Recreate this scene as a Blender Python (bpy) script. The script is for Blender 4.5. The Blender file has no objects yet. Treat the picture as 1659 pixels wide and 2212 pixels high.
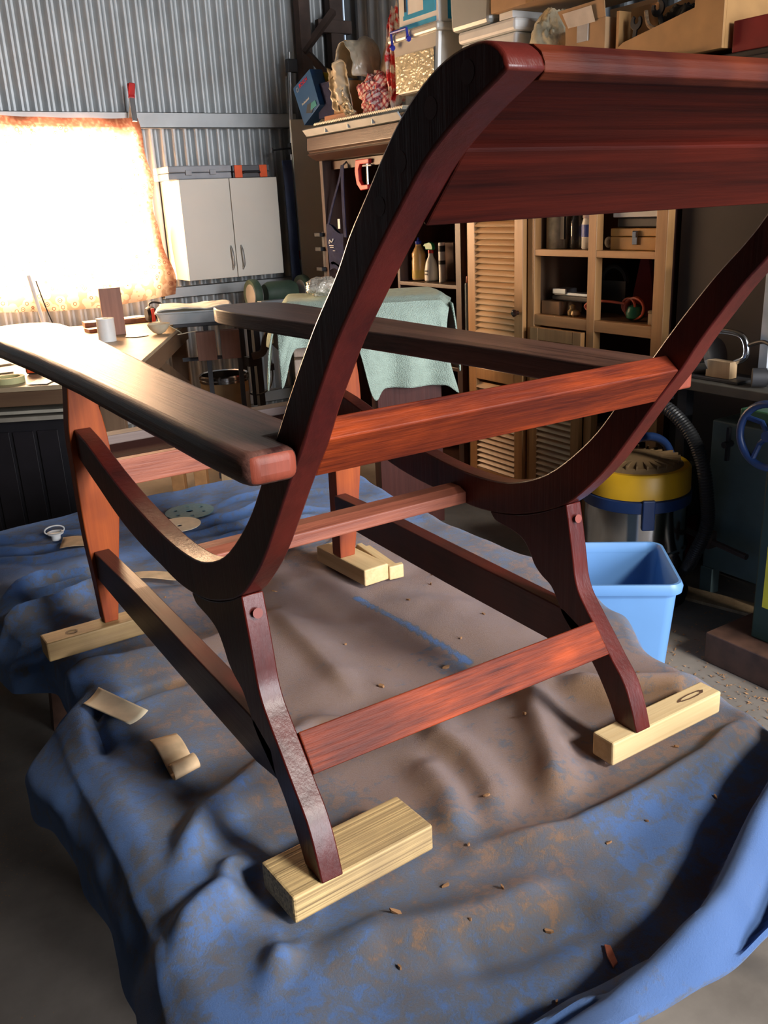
import bpy, bmesh, math, random
from mathutils import Vector, Matrix, noise
R = math.radians
sc = bpy.context.scene
col = sc.collection

# ---------------------------------------------------------------- camera
cam = bpy.data.cameras.new('camera')
cam.sensor_fit = 'VERTICAL'; cam.sensor_height = 24.0; cam.lens = 24.0 * 1938.2 / 2212.0
cam.clip_start = 0.05; cam.clip_end = 100
co = bpy.data.objects.new('camera', cam); col.objects.link(co)
yaw, pitch, roll = R(31.795), R(18.968), R(2.788)
fw = Vector((math.sin(yaw)*math.cos(pitch), math.cos(yaw)*math.cos(pitch), -math.sin(pitch)))
rt = Vector((math.cos(yaw), -math.sin(yaw), 0)); dn = fw.cross(rt)
r2 = rt*math.cos(roll) + dn*math.sin(roll); d2 = -rt*math.sin(roll) + dn*math.cos(roll)
mw = Matrix((r2, -d2, -fw)).transposed().to_4x4(); mw.translation = Vector((0, 0, 1.45))
co.matrix_world = mw
sc.camera = co

# ---------------------------------------------------------------- light
w = bpy.data.worlds.new('daylight'); sc.world = w; w.use_nodes = True
wn = w.node_tree.nodes; wn['Background'].inputs[0].default_value = (0.62, 0.75, 1.0, 1)
wn['Background'].inputs[1].default_value = 1.5
def area(name, loc, to, sx, sy, power, color):
    l = bpy.data.lights.new(name, 'AREA'); l.shape = 'RECTANGLE'; l.size = sx; l.size_y = sy
    l.energy = power; l.color = color
    o = bpy.data.objects.new(name, l); col.objects.link(o); o.location = loc
    o.rotation_euler = (Vector(to) - Vector(loc)).to_track_quat('-Z', 'Y').to_euler()
    return o
# daylight falling through the open roller door behind and right of the camera
area('door_daylight', (2.3, -5.5, 2.2), (1.4, 1.0, 1.0), 3.0, 2.4, 720, (0.97, 0.97, 1.0))
area('door_sun', (2.6, -4.6, 5.0), (.75, 1.0, .8), 1.2, 1.0, 620, (1.0, 0.95, 0.87))
# daylight through the curtained window of the far wall
area('window_daylight', (1.3, 6.13, 1.485), (1.3, 4, 1.1), 1.25, 0.88, 480, (1.0, 0.95, 0.86))
sc.view_settings.view_transform = 'Standard'; sc.view_settings.look = 'None'
sc.view_settings.gamma = 1; sc.view_settings.use_curve_mapping = False
sc.view_settings.exposure = 0.0

# ---------------------------------------------------------------- helpers
def woff(o):
    v = Vector((0, 0, 0))
    while o is not None: v += o.location; o = o.parent
    return v
def wmat(o):
    M = Matrix.Identity(4)
    while o is not None: M = (Matrix.Translation(o.location) @ o.rotation_euler.to_matrix().to_4x4()) @ M; o = o.parent
    return M
class MB:
    def __init__(s): s.v = []; s.f = []; s.m = []
    def add(s, vs, fs, mi=0):
        n = len(s.v); s.v += [Vector(p) for p in vs]; s.f += [tuple(i+n for i in f) for f in fs]; s.m += [mi]*len(fs)
        return s
    def box(s, lo, hi, rot=0, piv=None, mi=0, M=None):
        (x0, y0, z0), (x1, y1, z1) = lo, hi
        vs = [Vector(p) for p in ((x0,y0,z0),(x1,y0,z0),(x1,y1,z0),(x0,y1,z0),(x0,y0,z1),(x1,y0,z1),(x1,y1,z1),(x0,y1,z1))]
        if rot:
            p = Vector(piv if piv else ((x0+x1)/2, (y0+y1)/2, 0)); m = Matrix.Rotation(rot, 3, 'Z')
            vs = [m @ (v - p) + p for v in vs]
        if M is not None: vs = [M @ v for v in vs]
        return s.add(vs, [(0,3,2,1),(4,5,6,7),(0,1,5,4),(1,2,6,5),(2,3,7,6),(3,0,4,7)], mi)
    def prism(s, poly, axis, a, b, mi=0, M=None):
        n = len(poly)
        def p3(p, t): return {'x': (t, p[0], p[1]), 'y': (p[0], t, p[1]), 'z': (p[0], p[1], t)}[axis]
        vs = [Vector(p3(p, a)) for p in poly] + [Vector(p3(p, b)) for p in poly]
        if M is not None: vs = [M @ v for v in vs]
        return s.add(vs, [tuple(range(n))[::-1], tuple(range(n, 2*n))] + [(i, (i+1) % n, (i+1) % n+n, i+n) for i in range(n)], mi)
    def tube(s, pts, r, n=8, mi=0, cap=True, closed=False):
        pts = [Vector(p) for p in pts]; k = len(pts)
        rs = r if isinstance(r, (list, tuple)) else [r]*k
        up = Vector((0, 0, 1)); vs = []; fs = []; prev = None
        for i, p in enumerate(pts):
            if closed: t = pts[(i+1) % k] - pts[i-1]
            else: t = pts[min(i+1, k-1)] - pts[max(i-1, 0)]
            t.normalize()
            if prev is None:
                a = t.cross(up)
                if a.length < .1: a = t.cross(Vector((1, 0, 0)))
            else: a = prev - t*prev.dot(t)
            a.normalize(); prev = a; b = t.cross(a)
            for j in range(n):
                th = 2*math.pi*j/n; vs.append(p + (a*math.cos(th) + b*math.sin(th))*rs[i])
        m = k if closed else k-1
        for i in range(m):
            for j in range(n):
                q = (i+1) % k
                fs.append((i*n+j, i*n+(j+1) % n, q*n+(j+1) % n, q*n+j))
        if cap and not closed: fs += [tuple(range(n)), tuple(range((k-1)*n, k*n))[::-1]]
        return s.add(vs, fs, mi)
    def lathe(s, prof, c, n=32, mi=0, M=None, sq=0):
        k = len(prof); vs = []
        for r, z in prof:
            for j in range(n):
                th = 2*math.pi*j/n
                vs.append(Vector((r*math.cos(th), r*math.sin(th), z)))
        if M is not None: vs = [M @ v for v in vs]
        vs = [v + Vector(c) for v in vs]
        fs = [(i*n+j, i*n+(j+1) % n, (i+1)*n+(j+1) % n, (i+1)*n+j) for i in range(k-1) for j in range(n)]
        if prof[0][0] > 1e-4: fs.append(tuple(range(n))[::-1])
        if prof[-1][0] > 1e-4: fs.append(tuple(range((k-1)*n, k*n)))
        return s.add(vs, fs, mi)
    def grid(s, fn, nu, nv, mi=0):
        vs = [fn(i/nu, j/nv) for j in range(nv+1) for i in range(nu+1)]
        fs = [(j*(nu+1)+i, j*(nu+1)+i+1, (j+1)*(nu+1)+i+1, (j+1)*(nu+1)+i) for j in range(nv) for i in range(nu)]
        return s.add(vs, fs, mi)
    def build(s, name, mats, parent=None, bevel=0, seg=2, smooth=False, solid=0, sub=0, origin=None, fix=True, local=False):
        if not isinstance(mats, (list, tuple)): mats = [mats]
        if local: off = Vector((0, 0, 0))
        elif parent is not None:
            off = Vector((0, 0, 0)); iM = wmat(parent).inverted(); s.v = [iM @ v for v in s.v]
        elif origin is not None: off = Vector(origin)
        else:
            xs = [v.x for v in s.v]; ys = [v.y for v in s.v]; zs = [v.z for v in s.v]
            off = Vector(((min(xs)+max(xs))/2, (min(ys)+max(ys))/2, min(zs)))
        me = bpy.data.meshes.new(name)
        me.from_pydata([tuple(v - off) for v in s.v], [], s.f)
        for m in mats: me.materials.append(m)
        for p, mi in zip(me.polygons, s.m): p.material_index = mi
        if fix:
            bm = bmesh.new(); bm.from_mesh(me)
            bmesh.ops.remove_doubles(bm, verts=bm.verts, dist=1e-5)
            bmesh.ops.recalc_face_normals(bm, faces=bm.faces); bm.to_mesh(me); bm.free()
        if smooth: me.polygons.foreach_set('use_smooth', [True]*len(me.polygons))
        o = bpy.data.objects.new(name, me); col.objects.link(o)
        if parent is not None: o.parent = parent
        else: o.location = off
        if solid: q = o.modifiers.new('solid', 'SOLIDIFY'); q.thickness = solid; q.offset = 0
        if bevel:
            q = o.modifiers.new('bevel', 'BEVEL'); q.width = bevel; q.segments = seg; q.limit_method = 'ANGLE'; q.angle_limit = R(28)
            if smooth: q.harden_normals = False
        if sub: q = o.modifiers.new('sub', 'SUBSURF'); q.levels = sub; q.render_levels = sub
        if smooth and not sub:
            try:
                for e in me.edges: pass
                me.set_sharp_from_angle(angle=R(38))
            except Exception: pass
        return o
def tag(o, label=None, cat=None, group=None, kind=None):
    if label: o['label'] = label
    if cat: o['category'] = cat
    if group: o['group'] = group
    if kind: o['kind'] = kind
    return o
def thing(name, loc, label, cat, group=None):
    o = bpy.data.objects.new(name, None); o.empty_display_size = .1; col.objects.link(o); o.location = loc
    return tag(o, label, cat, group)
def copy_tree(o, parent=None, loc=None, rz=None):
    c = o.copy(); col.objects.link(c)
    if parent is not None: c.parent = parent
    if loc is not None: c.location = loc
    if rz is not None: c.rotation_euler.z = rz
    for ch in list(o.children): copy_tree(ch, c)
    return c
def spline(pts, n=8, closed=False):
    P = [Vector(p) for p in pts]; out = []; k = len(P)
    rng = range(k if closed else k-1)
    for i in rng:
        p0 = P[i-1] if (i > 0 or closed) else P[0]; p1 = P[i]; p2 = P[(i+1) % k]
        p3 = P[(i+2) % k] if (i+2 < k or closed) else P[-1]
        for j in range(n):
            t = j/n
            out.append(.5*((2*p1) + (-p0+p2)*t + (2*p0-5*p1+4*p2-p3)*t*t + (-p0+3*p1-3*p2+p3)*t**3))
    if not closed: out.append(P[-1])
    return out
def sm(a, b, x):
    if a == b: return float(x > a)
    t = max(0, min(1, (x-a)/(b-a))); return t*t*(3-2*t)
def segd(px_, py_, pts):
    best = (9, 0)
    for (ax, ay), (bx, by) in zip(pts, pts[1:]):
        dx, dy = bx-ax, by-ay; L = dx*dx+dy*dy
        t = max(0, min(1, ((px_-ax)*dx+(py_-ay)*dy)/L)); qx, qy = ax+t*dx, ay+t*dy
        d = math.hypot(px_-qx, py_-qy); side = dx*(py_-ay)-dy*(px_-ax)
        if d < best[0]: best = (d, 1 if side > 0 else -1)
    return best
def segT(px_, py_, pts):
    best = (9, 0, 0); acc = 0; tot = sum(math.hypot(b[0]-a[0], b[1]-a[1]) for a, b in zip(pts, pts[1:]))
    for (ax, ay), (bx, by) in zip(pts, pts[1:]):
        dx, dy = bx-ax, by-ay; L = dx*dx+dy*dy; ln = math.sqrt(L)
        t = max(0, min(1, ((px_-ax)*dx+(py_-ay)*dy)/L)); d = math.hypot(px_-ax-t*dx, py_-ay-t*dy); side = (dx*(py_-ay)-dy*(px_-ax))/ln
        if d < best[0]: best = (d, side, (acc+t*ln)/tot)
        acc += ln
    return best
def nz(x, y, z=0): return noise.noise(Vector((x, y, z)))

# ---------------------------------------------------------------- materials
def newmat(name):
    m = bpy.data.materials.new(name); m.use_nodes = True
    return m, m.node_tree.nodes, m.node_tree.links, m.node_tree.nodes['Principled BSDF']
def plain(name, c, rough=.6, metal=0, var=0.15, vs=12, bump=0, bs=60, spec=None, alpha=None, trans=0, coat=0):
    m, n, l, b = newmat(name)
    tc = n.new('ShaderNodeTexCoord'); t = n.new('ShaderNodeTexNoise'); t.inputs['Scale'].default_value = vs; t.inputs['Detail'].default_value = 5
    l.new(tc.outputs['Object'], t.inputs['Vector'])
    r = n.new('ShaderNodeValToRGB'); r.color_ramp.elements[0].position = .3; r.color_ramp.elements[1].position = .7
    r.color_ramp.elements[0].color = (*[x*(1-var) for x in c], 1); r.color_ramp.elements[1].color = (*[min(1, x*(1+var)) for x in c], 1)
    l.new(t.outputs['Fac'], r.inputs['Fac']); l.new(r.outputs['Color'], b.inputs['Base Color'])
    b.inputs['Roughness'].default_value = rough; b.inputs['Metallic'].default_value = metal
    if spec is not None: b.inputs['Specular IOR Level'].default_value = spec
    if trans: b.inputs['Transmission Weight'].default_value = trans
    if coat: b.inputs['Coat Weight'].default_value = coat
    if alpha is not None: b.inputs['Alpha'].default_value = alpha
    if bump:
        t2 = n.new('ShaderNodeTexNoise'); t2.inputs['Scale'].default_value = bs; l.new(tc.outputs['Object'], t2.inputs['Vector'])
        bp = n.new('ShaderNodeBump'); bp.inputs['Strength'].default_value = bump; bp.inputs['Distance'].default_value = .01
        l.new(t2.outputs['Fac'], bp.inputs['Height']); l.new(bp.outputs['Normal'], b.inputs['Normal'])
    return m
def wood(name, dark, light, axis='x', rough=.4, fine=90, long=2.0, patch=None, patch_amt=.5, spec=.5, bump=.15, coat=0, lo=.3, hi=.7, streak=.55):
    m, n, l, b = newmat(name)
    tc = n.new('ShaderNodeTexCoord'); mp = n.new('ShaderNodeMapping')
    s = [fine]*3; s['xyz'.index(axis)] = long
    mp.inputs['Scale'].default_value = s; l.new(tc.outputs['Object'], mp.inputs['Vector'])
    t = n.new('ShaderNodeTexNoise'); t.inputs['Scale'].default_value = 1; t.inputs['Detail'].default_value = 6; t.inputs['Roughness'].default_value = .65
    l.new(mp.outputs['Vector'], t.inputs['Vector'])
    mp2 = n.new('ShaderNodeMapping'); s2 = [fine*.22]*3; s2['xyz'.index(axis)] = long*.5
    mp2.inputs['Scale'].default_value = s2; l.new(tc.outputs['Object'], mp2.inputs['Vector'])
    t2 = n.new('ShaderNodeTexNoise'); t2.inputs['Scale'].default_value = 1; t2.inputs['Detail'].default_value = 4; t2.inputs['Distortion'].default_value = .6
    l.new(mp2.outputs['Vector'], t2.inputs['Vector'])
    mx = n.new('ShaderNodeMix'); mx.data_type = 'FLOAT'; mx.inputs[0].default_value = streak
    l.new(t.outputs['Fac'], mx.inputs[2]); l.new(t2.outputs['Fac'], mx.inputs[3])
    r = n.new('ShaderNodeValToRGB'); r.color_ramp.elements[0].position = lo; r.color_ramp.elements[1].position = hi
    r.color_ramp.elements[0].color = (*dark, 1); r.color_ramp.elements[1].color = (*light, 1)
    l.new(mx.outputs[0], r.inputs['Fac'])
    out = r.outputs['Color']
    if patch is not None:
        t3 = n.new('ShaderNodeTexNoise'); t3.inputs['Scale'].default_value = 7; t3.inputs['Detail'].default_value = 3
        l.new(tc.outputs['Object'], t3.inputs['Vector'])
        r3 = n.new('ShaderNodeValToRGB'); r3.color_ramp.elements[0].position = .42; r3.color_ramp.elements[1].position = .66
        r3.color_ramp.elements[0].color = (0, 0, 0, 1); r3.color_ramp.elements[1].color = (patch_amt,)*3 + (1,)
        l.new(t3.outputs['Fac'], r3.inputs['Fac'])
        m3 = n.new('ShaderNodeMix'); m3.data_type = 'RGBA'; l.new(r3.outputs['Color'], m3.inputs[0]); l.new(out, m3.inputs[6]); m3.inputs[7].default_value = (*patch, 1)
        out = m3.outputs[2]
    l.new(out, b.inputs['Base Color']); b.inputs['Roughness'].default_value = rough; b.inputs['Specular IOR Level'].default_value = spec
    if coat: b.inputs['Coat Weight'].default_value = coat; b.inputs['Coat Roughness'].default_value = .3
    if bump:
        bp = n.new('ShaderNodeBump'); bp.inputs['Strength'].default_value = bump; bp.inputs['Distance'].default_value = .004
        l.new(t.outputs['Fac'], bp.inputs['Height']); l.new(bp.outputs['Normal'], b.inputs['Normal'])
    return m
mahog = dict(rough=.33, patch=(.12, .015, .009), patch_amt=.5, bump=.2, spec=.35)
M_post = wood('stained_mahogany_upright', (.026, .0038, .0034), (.085, .0095, .007), 'z', **mahog)
M_rail = wood('stained_mahogany_rail', (.045, .005, .003), (.34, .050, .009), 'x', rough=.5, patch=(.07, .010, .006), patch_amt=.65, bump=.4, fine=140, long=9, streak=.5, lo=.36, hi=.64, spec=.22)
M_head = wood('mottled_head_rail', (.018, .003, .0025), (.07, .009, .0045), 'x', rough=.5, patch=(.26, .05, .012), patch_amt=.4, bump=.3, fine=60, long=5, spec=.15)
M_end = wood('sawn_end_grain', (.10, .022, .012), (.26, .055, .03), 'z', rough=.5, bump=.2, fine=100, spec=.3)
M_board = wood('stained_mahogany_backboard', (.022, .0028, .002), (.115, .0125, .0055), 'x', rough=.55, patch=(.05, .007, .004), patch_amt=.7, bump=.25, fine=90, long=3, lo=.36, hi=.64, spec=.14)
M_side = wood('stained_mahogany_side', (.028, .006, .0055), (.07, .014, .011), 'y', **mahog)
M_arm = wood('open_grain_mahogany_arm', (.030, .010, .009), (.135, .060, .045), 'y', rough=.33, fine=150, long=3, bump=.3, lo=.38, hi=.62)
M_salmon = wood('raw_stained_mahogany', (.20, .05, .03), (.48, .15, .08), 'x', rough=.5, fine=150, long=8, bump=.3)
M_frontleg = wood('stained_front_leg', (.15, .022, .008), (.42, .090, .018), 'z', spec=.25, rough=.5, patch=(.16, .035, .022), patch_amt=.7, bump=.1)
M_pegd = plain('dark_wooden_peg', (.075, .014, .011), .4)
M_peg = plain('wooden_peg', (.17, .03, .018), .5)
M_pine = wood('pale_pine', (.50, .33, .15), (.82, .64, .36), 'x', rough=.6, fine=70, long=1.5, patch=(.55, .38, .18), patch_amt=.4, bump=.2)
M_piney = wood('pale_pine_lengthwise', (.50, .33, .15), (.82, .64, .36), 'y', rough=.6, fine=70, long=1.5, patch=(.55, .38, .18), patch_amt=.4, bump=.2)
M_pine_old = wood('weathered_ribbed_pine', (.17, .11, .05), (.60, .42, .19), 'x', rough=.65, fine=210, long=1.2, lo=.38, hi=.56, streak=.25, patch=(.18, .12, .07), patch_amt=.5, bump=.5)
M_pine_dirty = wood('aged_pine', (.26, .15, .06), (.56, .38, .16), 'x', rough=.65, fine=90, long=1.5, patch=(.14, .09, .05), patch_amt=.5, bump=.3)
def blanket_mat():
    m, n, l, b = newmat('dusty_blue_fleece')
    tc = n.new('ShaderNodeTexCoord')
    at = n.new('ShaderNodeAttribute'); at.attribute_name = 'dust'
    t = n.new('ShaderNodeTexNoise'); t.inputs['Scale'].default_value = 10; t.inputs['Detail'].default_value = 10; t.inputs['Roughness'].default_value = .78
    l.new(tc.outputs['Object'], t.inputs['Vector'])
    tf = n.new('ShaderNodeTexNoise'); tf.inputs['Scale'].default_value = 330; tf.inputs['Detail'].default_value = 8; tf.inputs['Roughness'].default_value = .8
    l.new(tc.outputs['Object'], tf.inputs['Vector'])
    ad = n.new('ShaderNodeMath'); ad.operation = 'MULTIPLY_ADD'; l.new(t.outputs['Fac'], ad.inputs[0]); ad.inputs[1].default_value = 2.3; l.new(at.outputs['Fac'], ad.inputs[2])
    tm_ = n.new('ShaderNodeTexNoise'); tm_.inputs['Scale'].default_value = 42; tm_.inputs['Detail'].default_value = 4; tm_.inputs['Distortion'].default_value = .8; l.new(tc.outputs['Object'], tm_.inputs['Vector'])
    adm = n.new('ShaderNodeMath'); adm.operation = 'MULTIPLY_ADD'; l.new(tm_.outputs['Fac'], adm.inputs[0]); adm.inputs[1].default_value = 1.5; l.new(ad.outputs[0], adm.inputs[2])
    ad2 = n.new('ShaderNodeMath'); ad2.operation = 'MULTIPLY_ADD'; l.new(tf.outputs['Fac'], ad2.inputs[0]); ad2.inputs[1].default_value = 1.3; l.new(adm.outputs[0], ad2.inputs[2])
    sb = n.new('ShaderNodeMath'); sb.operation = 'SUBTRACT'; l.new(ad2.outputs[0], sb.inputs[0]); sb.inputs[1].default_value = 2.18; sb.use_clamp = True
    r = n.new('ShaderNodeValToRGB'); e = r.color_ramp.elements
    e[0].position = 0; e[0].color = (.085, .17, .40, 1); e[1].position = 1; e[1].color = (.27, .155, .078, 1)
    q = e.new(.38); q.color = (.12, .135, .17, 1)
    q = e.new(.75); q.color = (.16, .128, .106, 1)
    l.new(sb.outputs[0], r.inputs['Fac']); l.new(r.outputs['Color'], b.inputs['Base Color'])
    b.inputs['Roughness'].default_value = .95; b.inputs['Specular IOR Level'].default_value = .1
    b.inputs['Sheen Weight'].default_value = .35; b.inputs['Sheen Roughness'].default_value = .5
    b.inputs['Sheen Tint'].default_value = (.5, .65, 1, 1)
    bp = n.new('ShaderNodeBump'); bp.inputs['Strength'].default_value = .8; bp.inputs['Distance'].default_value = .004
    l.new(tf.outputs['Fac'], bp.inputs['Height']); l.new(bp.outputs['Normal'], b.inputs['Normal'])
    return m
M_blanket = blanket_mat()
def concrete_mat():
    m, n, l, b = newmat('dusty_concrete')
    tc = n.new('ShaderNodeTexCoord')
    t = n.new('ShaderNodeTexNoise'); t.inputs['Scale'].default_value = 2.2; t.inputs['Detail'].default_value = 9; t.inputs['Roughness'].default_value = .65
    l.new(tc.outputs['Object'], t.inputs['Vector'])
    r = n.new('ShaderNodeValToRGB'); e = r.color_ramp.elements
    e[0].position = .3; e[0].color = (.12, .10, .082, 1); e[1].position = .72; e[1].color = (.26, .225, .19, 1)
    l.new(t.outputs['Fac'], r.inputs['Fac'])
    v = n.new('ShaderNodeTexVoronoi'); v.inputs['Scale'].default_value = 90; l.new(tc.outputs['Object'], v.inputs['Vector'])
    gt = n.new('ShaderNodeMath'); gt.operation = 'LESS_THAN'; l.new(v.outputs['Distance'], gt.inputs[0]); gt.inputs[1].default_value = .16
    t4 = n.new('ShaderNodeTexNoise'); t4.inputs['Scale'].default_value = 1.3; l.new(tc.outputs['Object'], t4.inputs['Vector'])
    g2 = n.new('ShaderNodeMath'); g2.operation = 'GREATER_THAN'; l.new(t4.outputs['Fac'], g2.inputs[0]); g2.inputs[1].default_value = .5
    mu = n.new('ShaderNodeMath'); mu.operation = 'MULTIPLY'; l.new(gt.outputs[0], mu.inputs[0]); l.new(g2.outputs[0], mu.inputs[1])
    mx = n.new('ShaderNodeMix'); mx.data_type = 'RGBA'; l.new(mu.outputs[0], mx.inputs[0]); l.new(r.outputs['Color'], mx.inputs[6]); mx.inputs[7].default_value = (.30, .18, .10, 1)
    l.new(mx.outputs[2], b.inputs['Base Color']); b.inputs['Roughness'].default_value = .85
    return m
M_floor = concrete_mat()
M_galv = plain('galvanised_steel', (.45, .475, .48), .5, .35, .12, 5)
M_wleft = plain('low_bounce_steel_sheet', (.09, .09, .09), .6, .3, .2, 4)  # unseen walls and ceiling darkened so they bounce less light
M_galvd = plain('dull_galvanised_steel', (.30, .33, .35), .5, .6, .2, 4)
M_steeld = plain('dark_steel', (.07, .07, .075), .5, .6)
M_black = plain('black_plastic', (.012, .012, .014), .5)
M_chrome = plain('polished_steel', (.55, .56, .58), .16, 1.0, .05)
M_alu = plain('aluminium', (.62, .64, .66), .3, .9, .05)
M_white = plain('white_plastic', (.78, .79, .77), .45, 0, .05)
M_red = plain('red_paint', (.50, .02, .018), .4)
M_hard = plain('brown_hardwood', (.08, .038, .024), .6, 0, .35, 18)
# ================================================================ THE SETTING
XL, XR, YF, YB, ZC = -3.2, 3.6, -1.6, 6.0, 3.4
tag(MB().box((XL-.3, YF-3, -.1), (XR+.3, YB+.3, 0)).build('floor', M_floor, origin=(0, 0, 0)), kind='structure')
def corr(a0, a1, z0, z1, fixed, axis, pitch=.076, amp=.009, sgn=1):
    n = int((a1-a0)/pitch*12); vs = []; fs = []
    for i in range(n+1):
        a = a0+(a1-a0)*i/n; ph = (a/pitch) % 1.0
        # flattened ribs: broad pan, raised crest
        d = amp*max(-1, min(1, 1.25*math.sin(2*math.pi*ph)))*sgn
        for z in (z0, z1): vs.append((a, fixed+d, z) if axis == 'x' else (fixed+d, a, z))
    for i in range(n): fs.append((2*i, 2*i+2, 2*i+3, 2*i+1))
    return vs, fs
# far wall with its window opening
WX0, WX1, WZ0, WZ1 = .60, 1.965, 1.03, 1.945
mb = MB()
for a in ((XL, XR, 0, WZ0), (XL, XR, WZ1, ZC), (XL, WX0, WZ0, WZ1), (WX1, XR, WZ0, WZ1)):
    mb.add(*corr(a[0], a[1], a[2], a[3], YB, 'x', amp=.020))
tag(mb.build('wall_back', M_galv, origin=(0, YB, 0), fix=False, smooth=True), kind='structure')
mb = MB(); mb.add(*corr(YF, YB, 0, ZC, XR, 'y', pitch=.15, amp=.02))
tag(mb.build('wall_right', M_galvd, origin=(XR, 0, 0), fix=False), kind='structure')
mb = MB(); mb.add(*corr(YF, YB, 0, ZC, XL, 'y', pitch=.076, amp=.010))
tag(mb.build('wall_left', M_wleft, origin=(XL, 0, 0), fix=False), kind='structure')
mb = MB()
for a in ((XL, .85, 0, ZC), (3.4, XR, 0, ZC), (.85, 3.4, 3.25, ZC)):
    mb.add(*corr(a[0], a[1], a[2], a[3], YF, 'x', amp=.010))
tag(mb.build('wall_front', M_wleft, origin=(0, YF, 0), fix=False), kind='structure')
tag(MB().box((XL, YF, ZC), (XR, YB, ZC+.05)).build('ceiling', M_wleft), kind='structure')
# wall girts (cold-formed steel channels)
def girt(z0, z1, x0, x1, y=YB):
    m = MB(); m.box((x0, y-.075, z0), (x1, y-.07, z1)); m.box((x0, y-.075, z0), (x1, y-.012, z0+.003)); m.box((x0, y-.075, z1-.003), (x1, y-.012, z1))
    return m
tag(girt(1.965, 2.055, XL, 3.12).build('trim_1', M_galv), kind='structure')
tag(girt(.915, .985, 2.05, 3.12).build('trim_2', M_galv), kind='structure')
tag(girt(.12, .20, XL, 3.12).build('trim_3', M_galv), kind='structure')
# window: frame, glazing bars, glass
wf = MB()
wf.box((WX0, 5.97, WZ0), (WX1, 6.03, WZ0+.03)); wf.box((WX0, 5.97, WZ1-.03), (WX1, 6.03, WZ1))
wf.box((WX0, 5.97, WZ0), (WX0+.03, 6.03, WZ1)); wf.box((WX1-.03, 5.97, WZ0), (WX1, 6.03, WZ1)); wf.box((1.28, 5.98, WZ0), (1.31, 6.02, WZ1))
wfo = tag(wf.build('window_1', M_alu), kind='structure')
mg, n_, l_, b_ = newmat('window_glass')
b_.inputs['Transmission Weight'].default_value = 1; b_.inputs['Roughness'].default_value = 0; b_.inputs['IOR'].default_value = 1.45
tr = n_.new('ShaderNodeBsdfTransparent'); tr.inputs[0].default_value = (.96, .98, .98, 1); gl = n_.new('ShaderNodeBsdfGlossy'); gl.inputs['Roughness'].default_value = .02
ms = n_.new('ShaderNodeMixShader'); ms.inputs[0].default_value = .06; l_.new(tr.outputs[0], ms.inputs[1]); l_.new(gl.outputs[0], ms.inputs[2])
l_.new(ms.outputs[0], n_['Material Output'].inputs['Surface'])
MB().box((WX0+.03, 5.998, WZ0+.03), (WX1-.03, 6.002, WZ1-.03)).build('pane', mg, wfo)

# ================================================================ TABLE AND BLANKET
TZ = .500
tb = thing('trestle_table', (.75, 1.65, 0), 'low wooden trestle work platform hidden beneath the blue blanket', 'table')
MB().box((.335, .60, TZ-.04), (1.24, 2.80, TZ-.004)).build('tabletop', M_hard, tb, bevel=.003)
for yy in (1.32, 2.35):
    MB().box((.35, yy-.045, TZ-.13), (1.22, yy+.045, TZ-.04)).build('bearer', M_hard, tb, bevel=.003)
    for xx in (.40, 1.15):
        for s in (-1, 1):
            m = MB(); m.add([(xx-.03, yy+s*.02-.02, TZ-.1), (xx+.03, yy+s*.02-.02, TZ-.1), (xx+.03, yy+s*.02+.02, TZ-.1), (xx-.03, yy+s*.02+.02, TZ-.1),
                             (xx-.03, yy+s*.2-.02, 0), (xx+.03, yy+s*.2-.02, 0), (xx+.03, yy+s*.2+.02, 0), (xx-.03, yy+s*.2+.02, 0)],
                            [(0,1,2,3),(7,6,5,4),(0,4,5,1),(1,5,6,2),(2,6,7,3),(3,7,4,0)])
            m.build('leg', M_hard, tb)
# --- the blanket as one draped sheet
def lerp_tab(tab, y):
    if y <= tab[0][0]: return tab[0][1]
    for (a, va), (b, vb) in zip(tab, tab[1:]):
        if y <= b: t = sm(a, b, y); return va+(vb-va)*t
    return tab[-1][1]
XLT = [(.50, .19), (.83, .205), (1.03, .235), (1.2, .245), (1.43, .25), (1.62, .262), (1.70, .32), (1.97, .33), (2.05, .285), (2.15, .27), (2.6, .27), (2.9, .30)]
XRT = [(.50, 1.30), (.8, 1.285), (1.09, 1.31), (1.3, 1.42), (1.55, 1.50), (2.0, 1.47), (2.37, 1.50), (2.58, 1.53), (2.9, 1.30)]
ZB = .552
FU = [(1.32, .80), (1.12, .70), (.99, .66), (.90, .63), (.77, .575), (.66, .565), (.48, .585), (.2, .62), (0, .66)]
FM = [(1.32, .72), (1.0, .62), (.83, .55), (.72, .53), (.59, .51), (.2, .54), (0, .55)]
def ridge(x, y, pts, wid, h, asym=1.0):
    d, side, T = segT(x, y, pts)
    if d > wid*6: return 0.0
    w_ = sm(0, .22, T)*sm(0, .22, 1-T)
    u = max(-1, min(1, side/(wid*.8)))*w_
    ww = wid*(1+(asym-1)*max(0, u))
    return h*(.25+.75*w_)*math.exp(-(d/ww)**2)
SAG = [(.20, 1.86), (.30, 1.80), (.42, 1.745), (.56, 1.715), (.72, 1.735), (.84, 1.79)]
BLK = [(.365, .612, .868, .98), (.955, 1.235, .873, .927), (.28, .503, 1.835, 1.90), (1.01, 1.096, 1.75, 1.985)]
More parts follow.
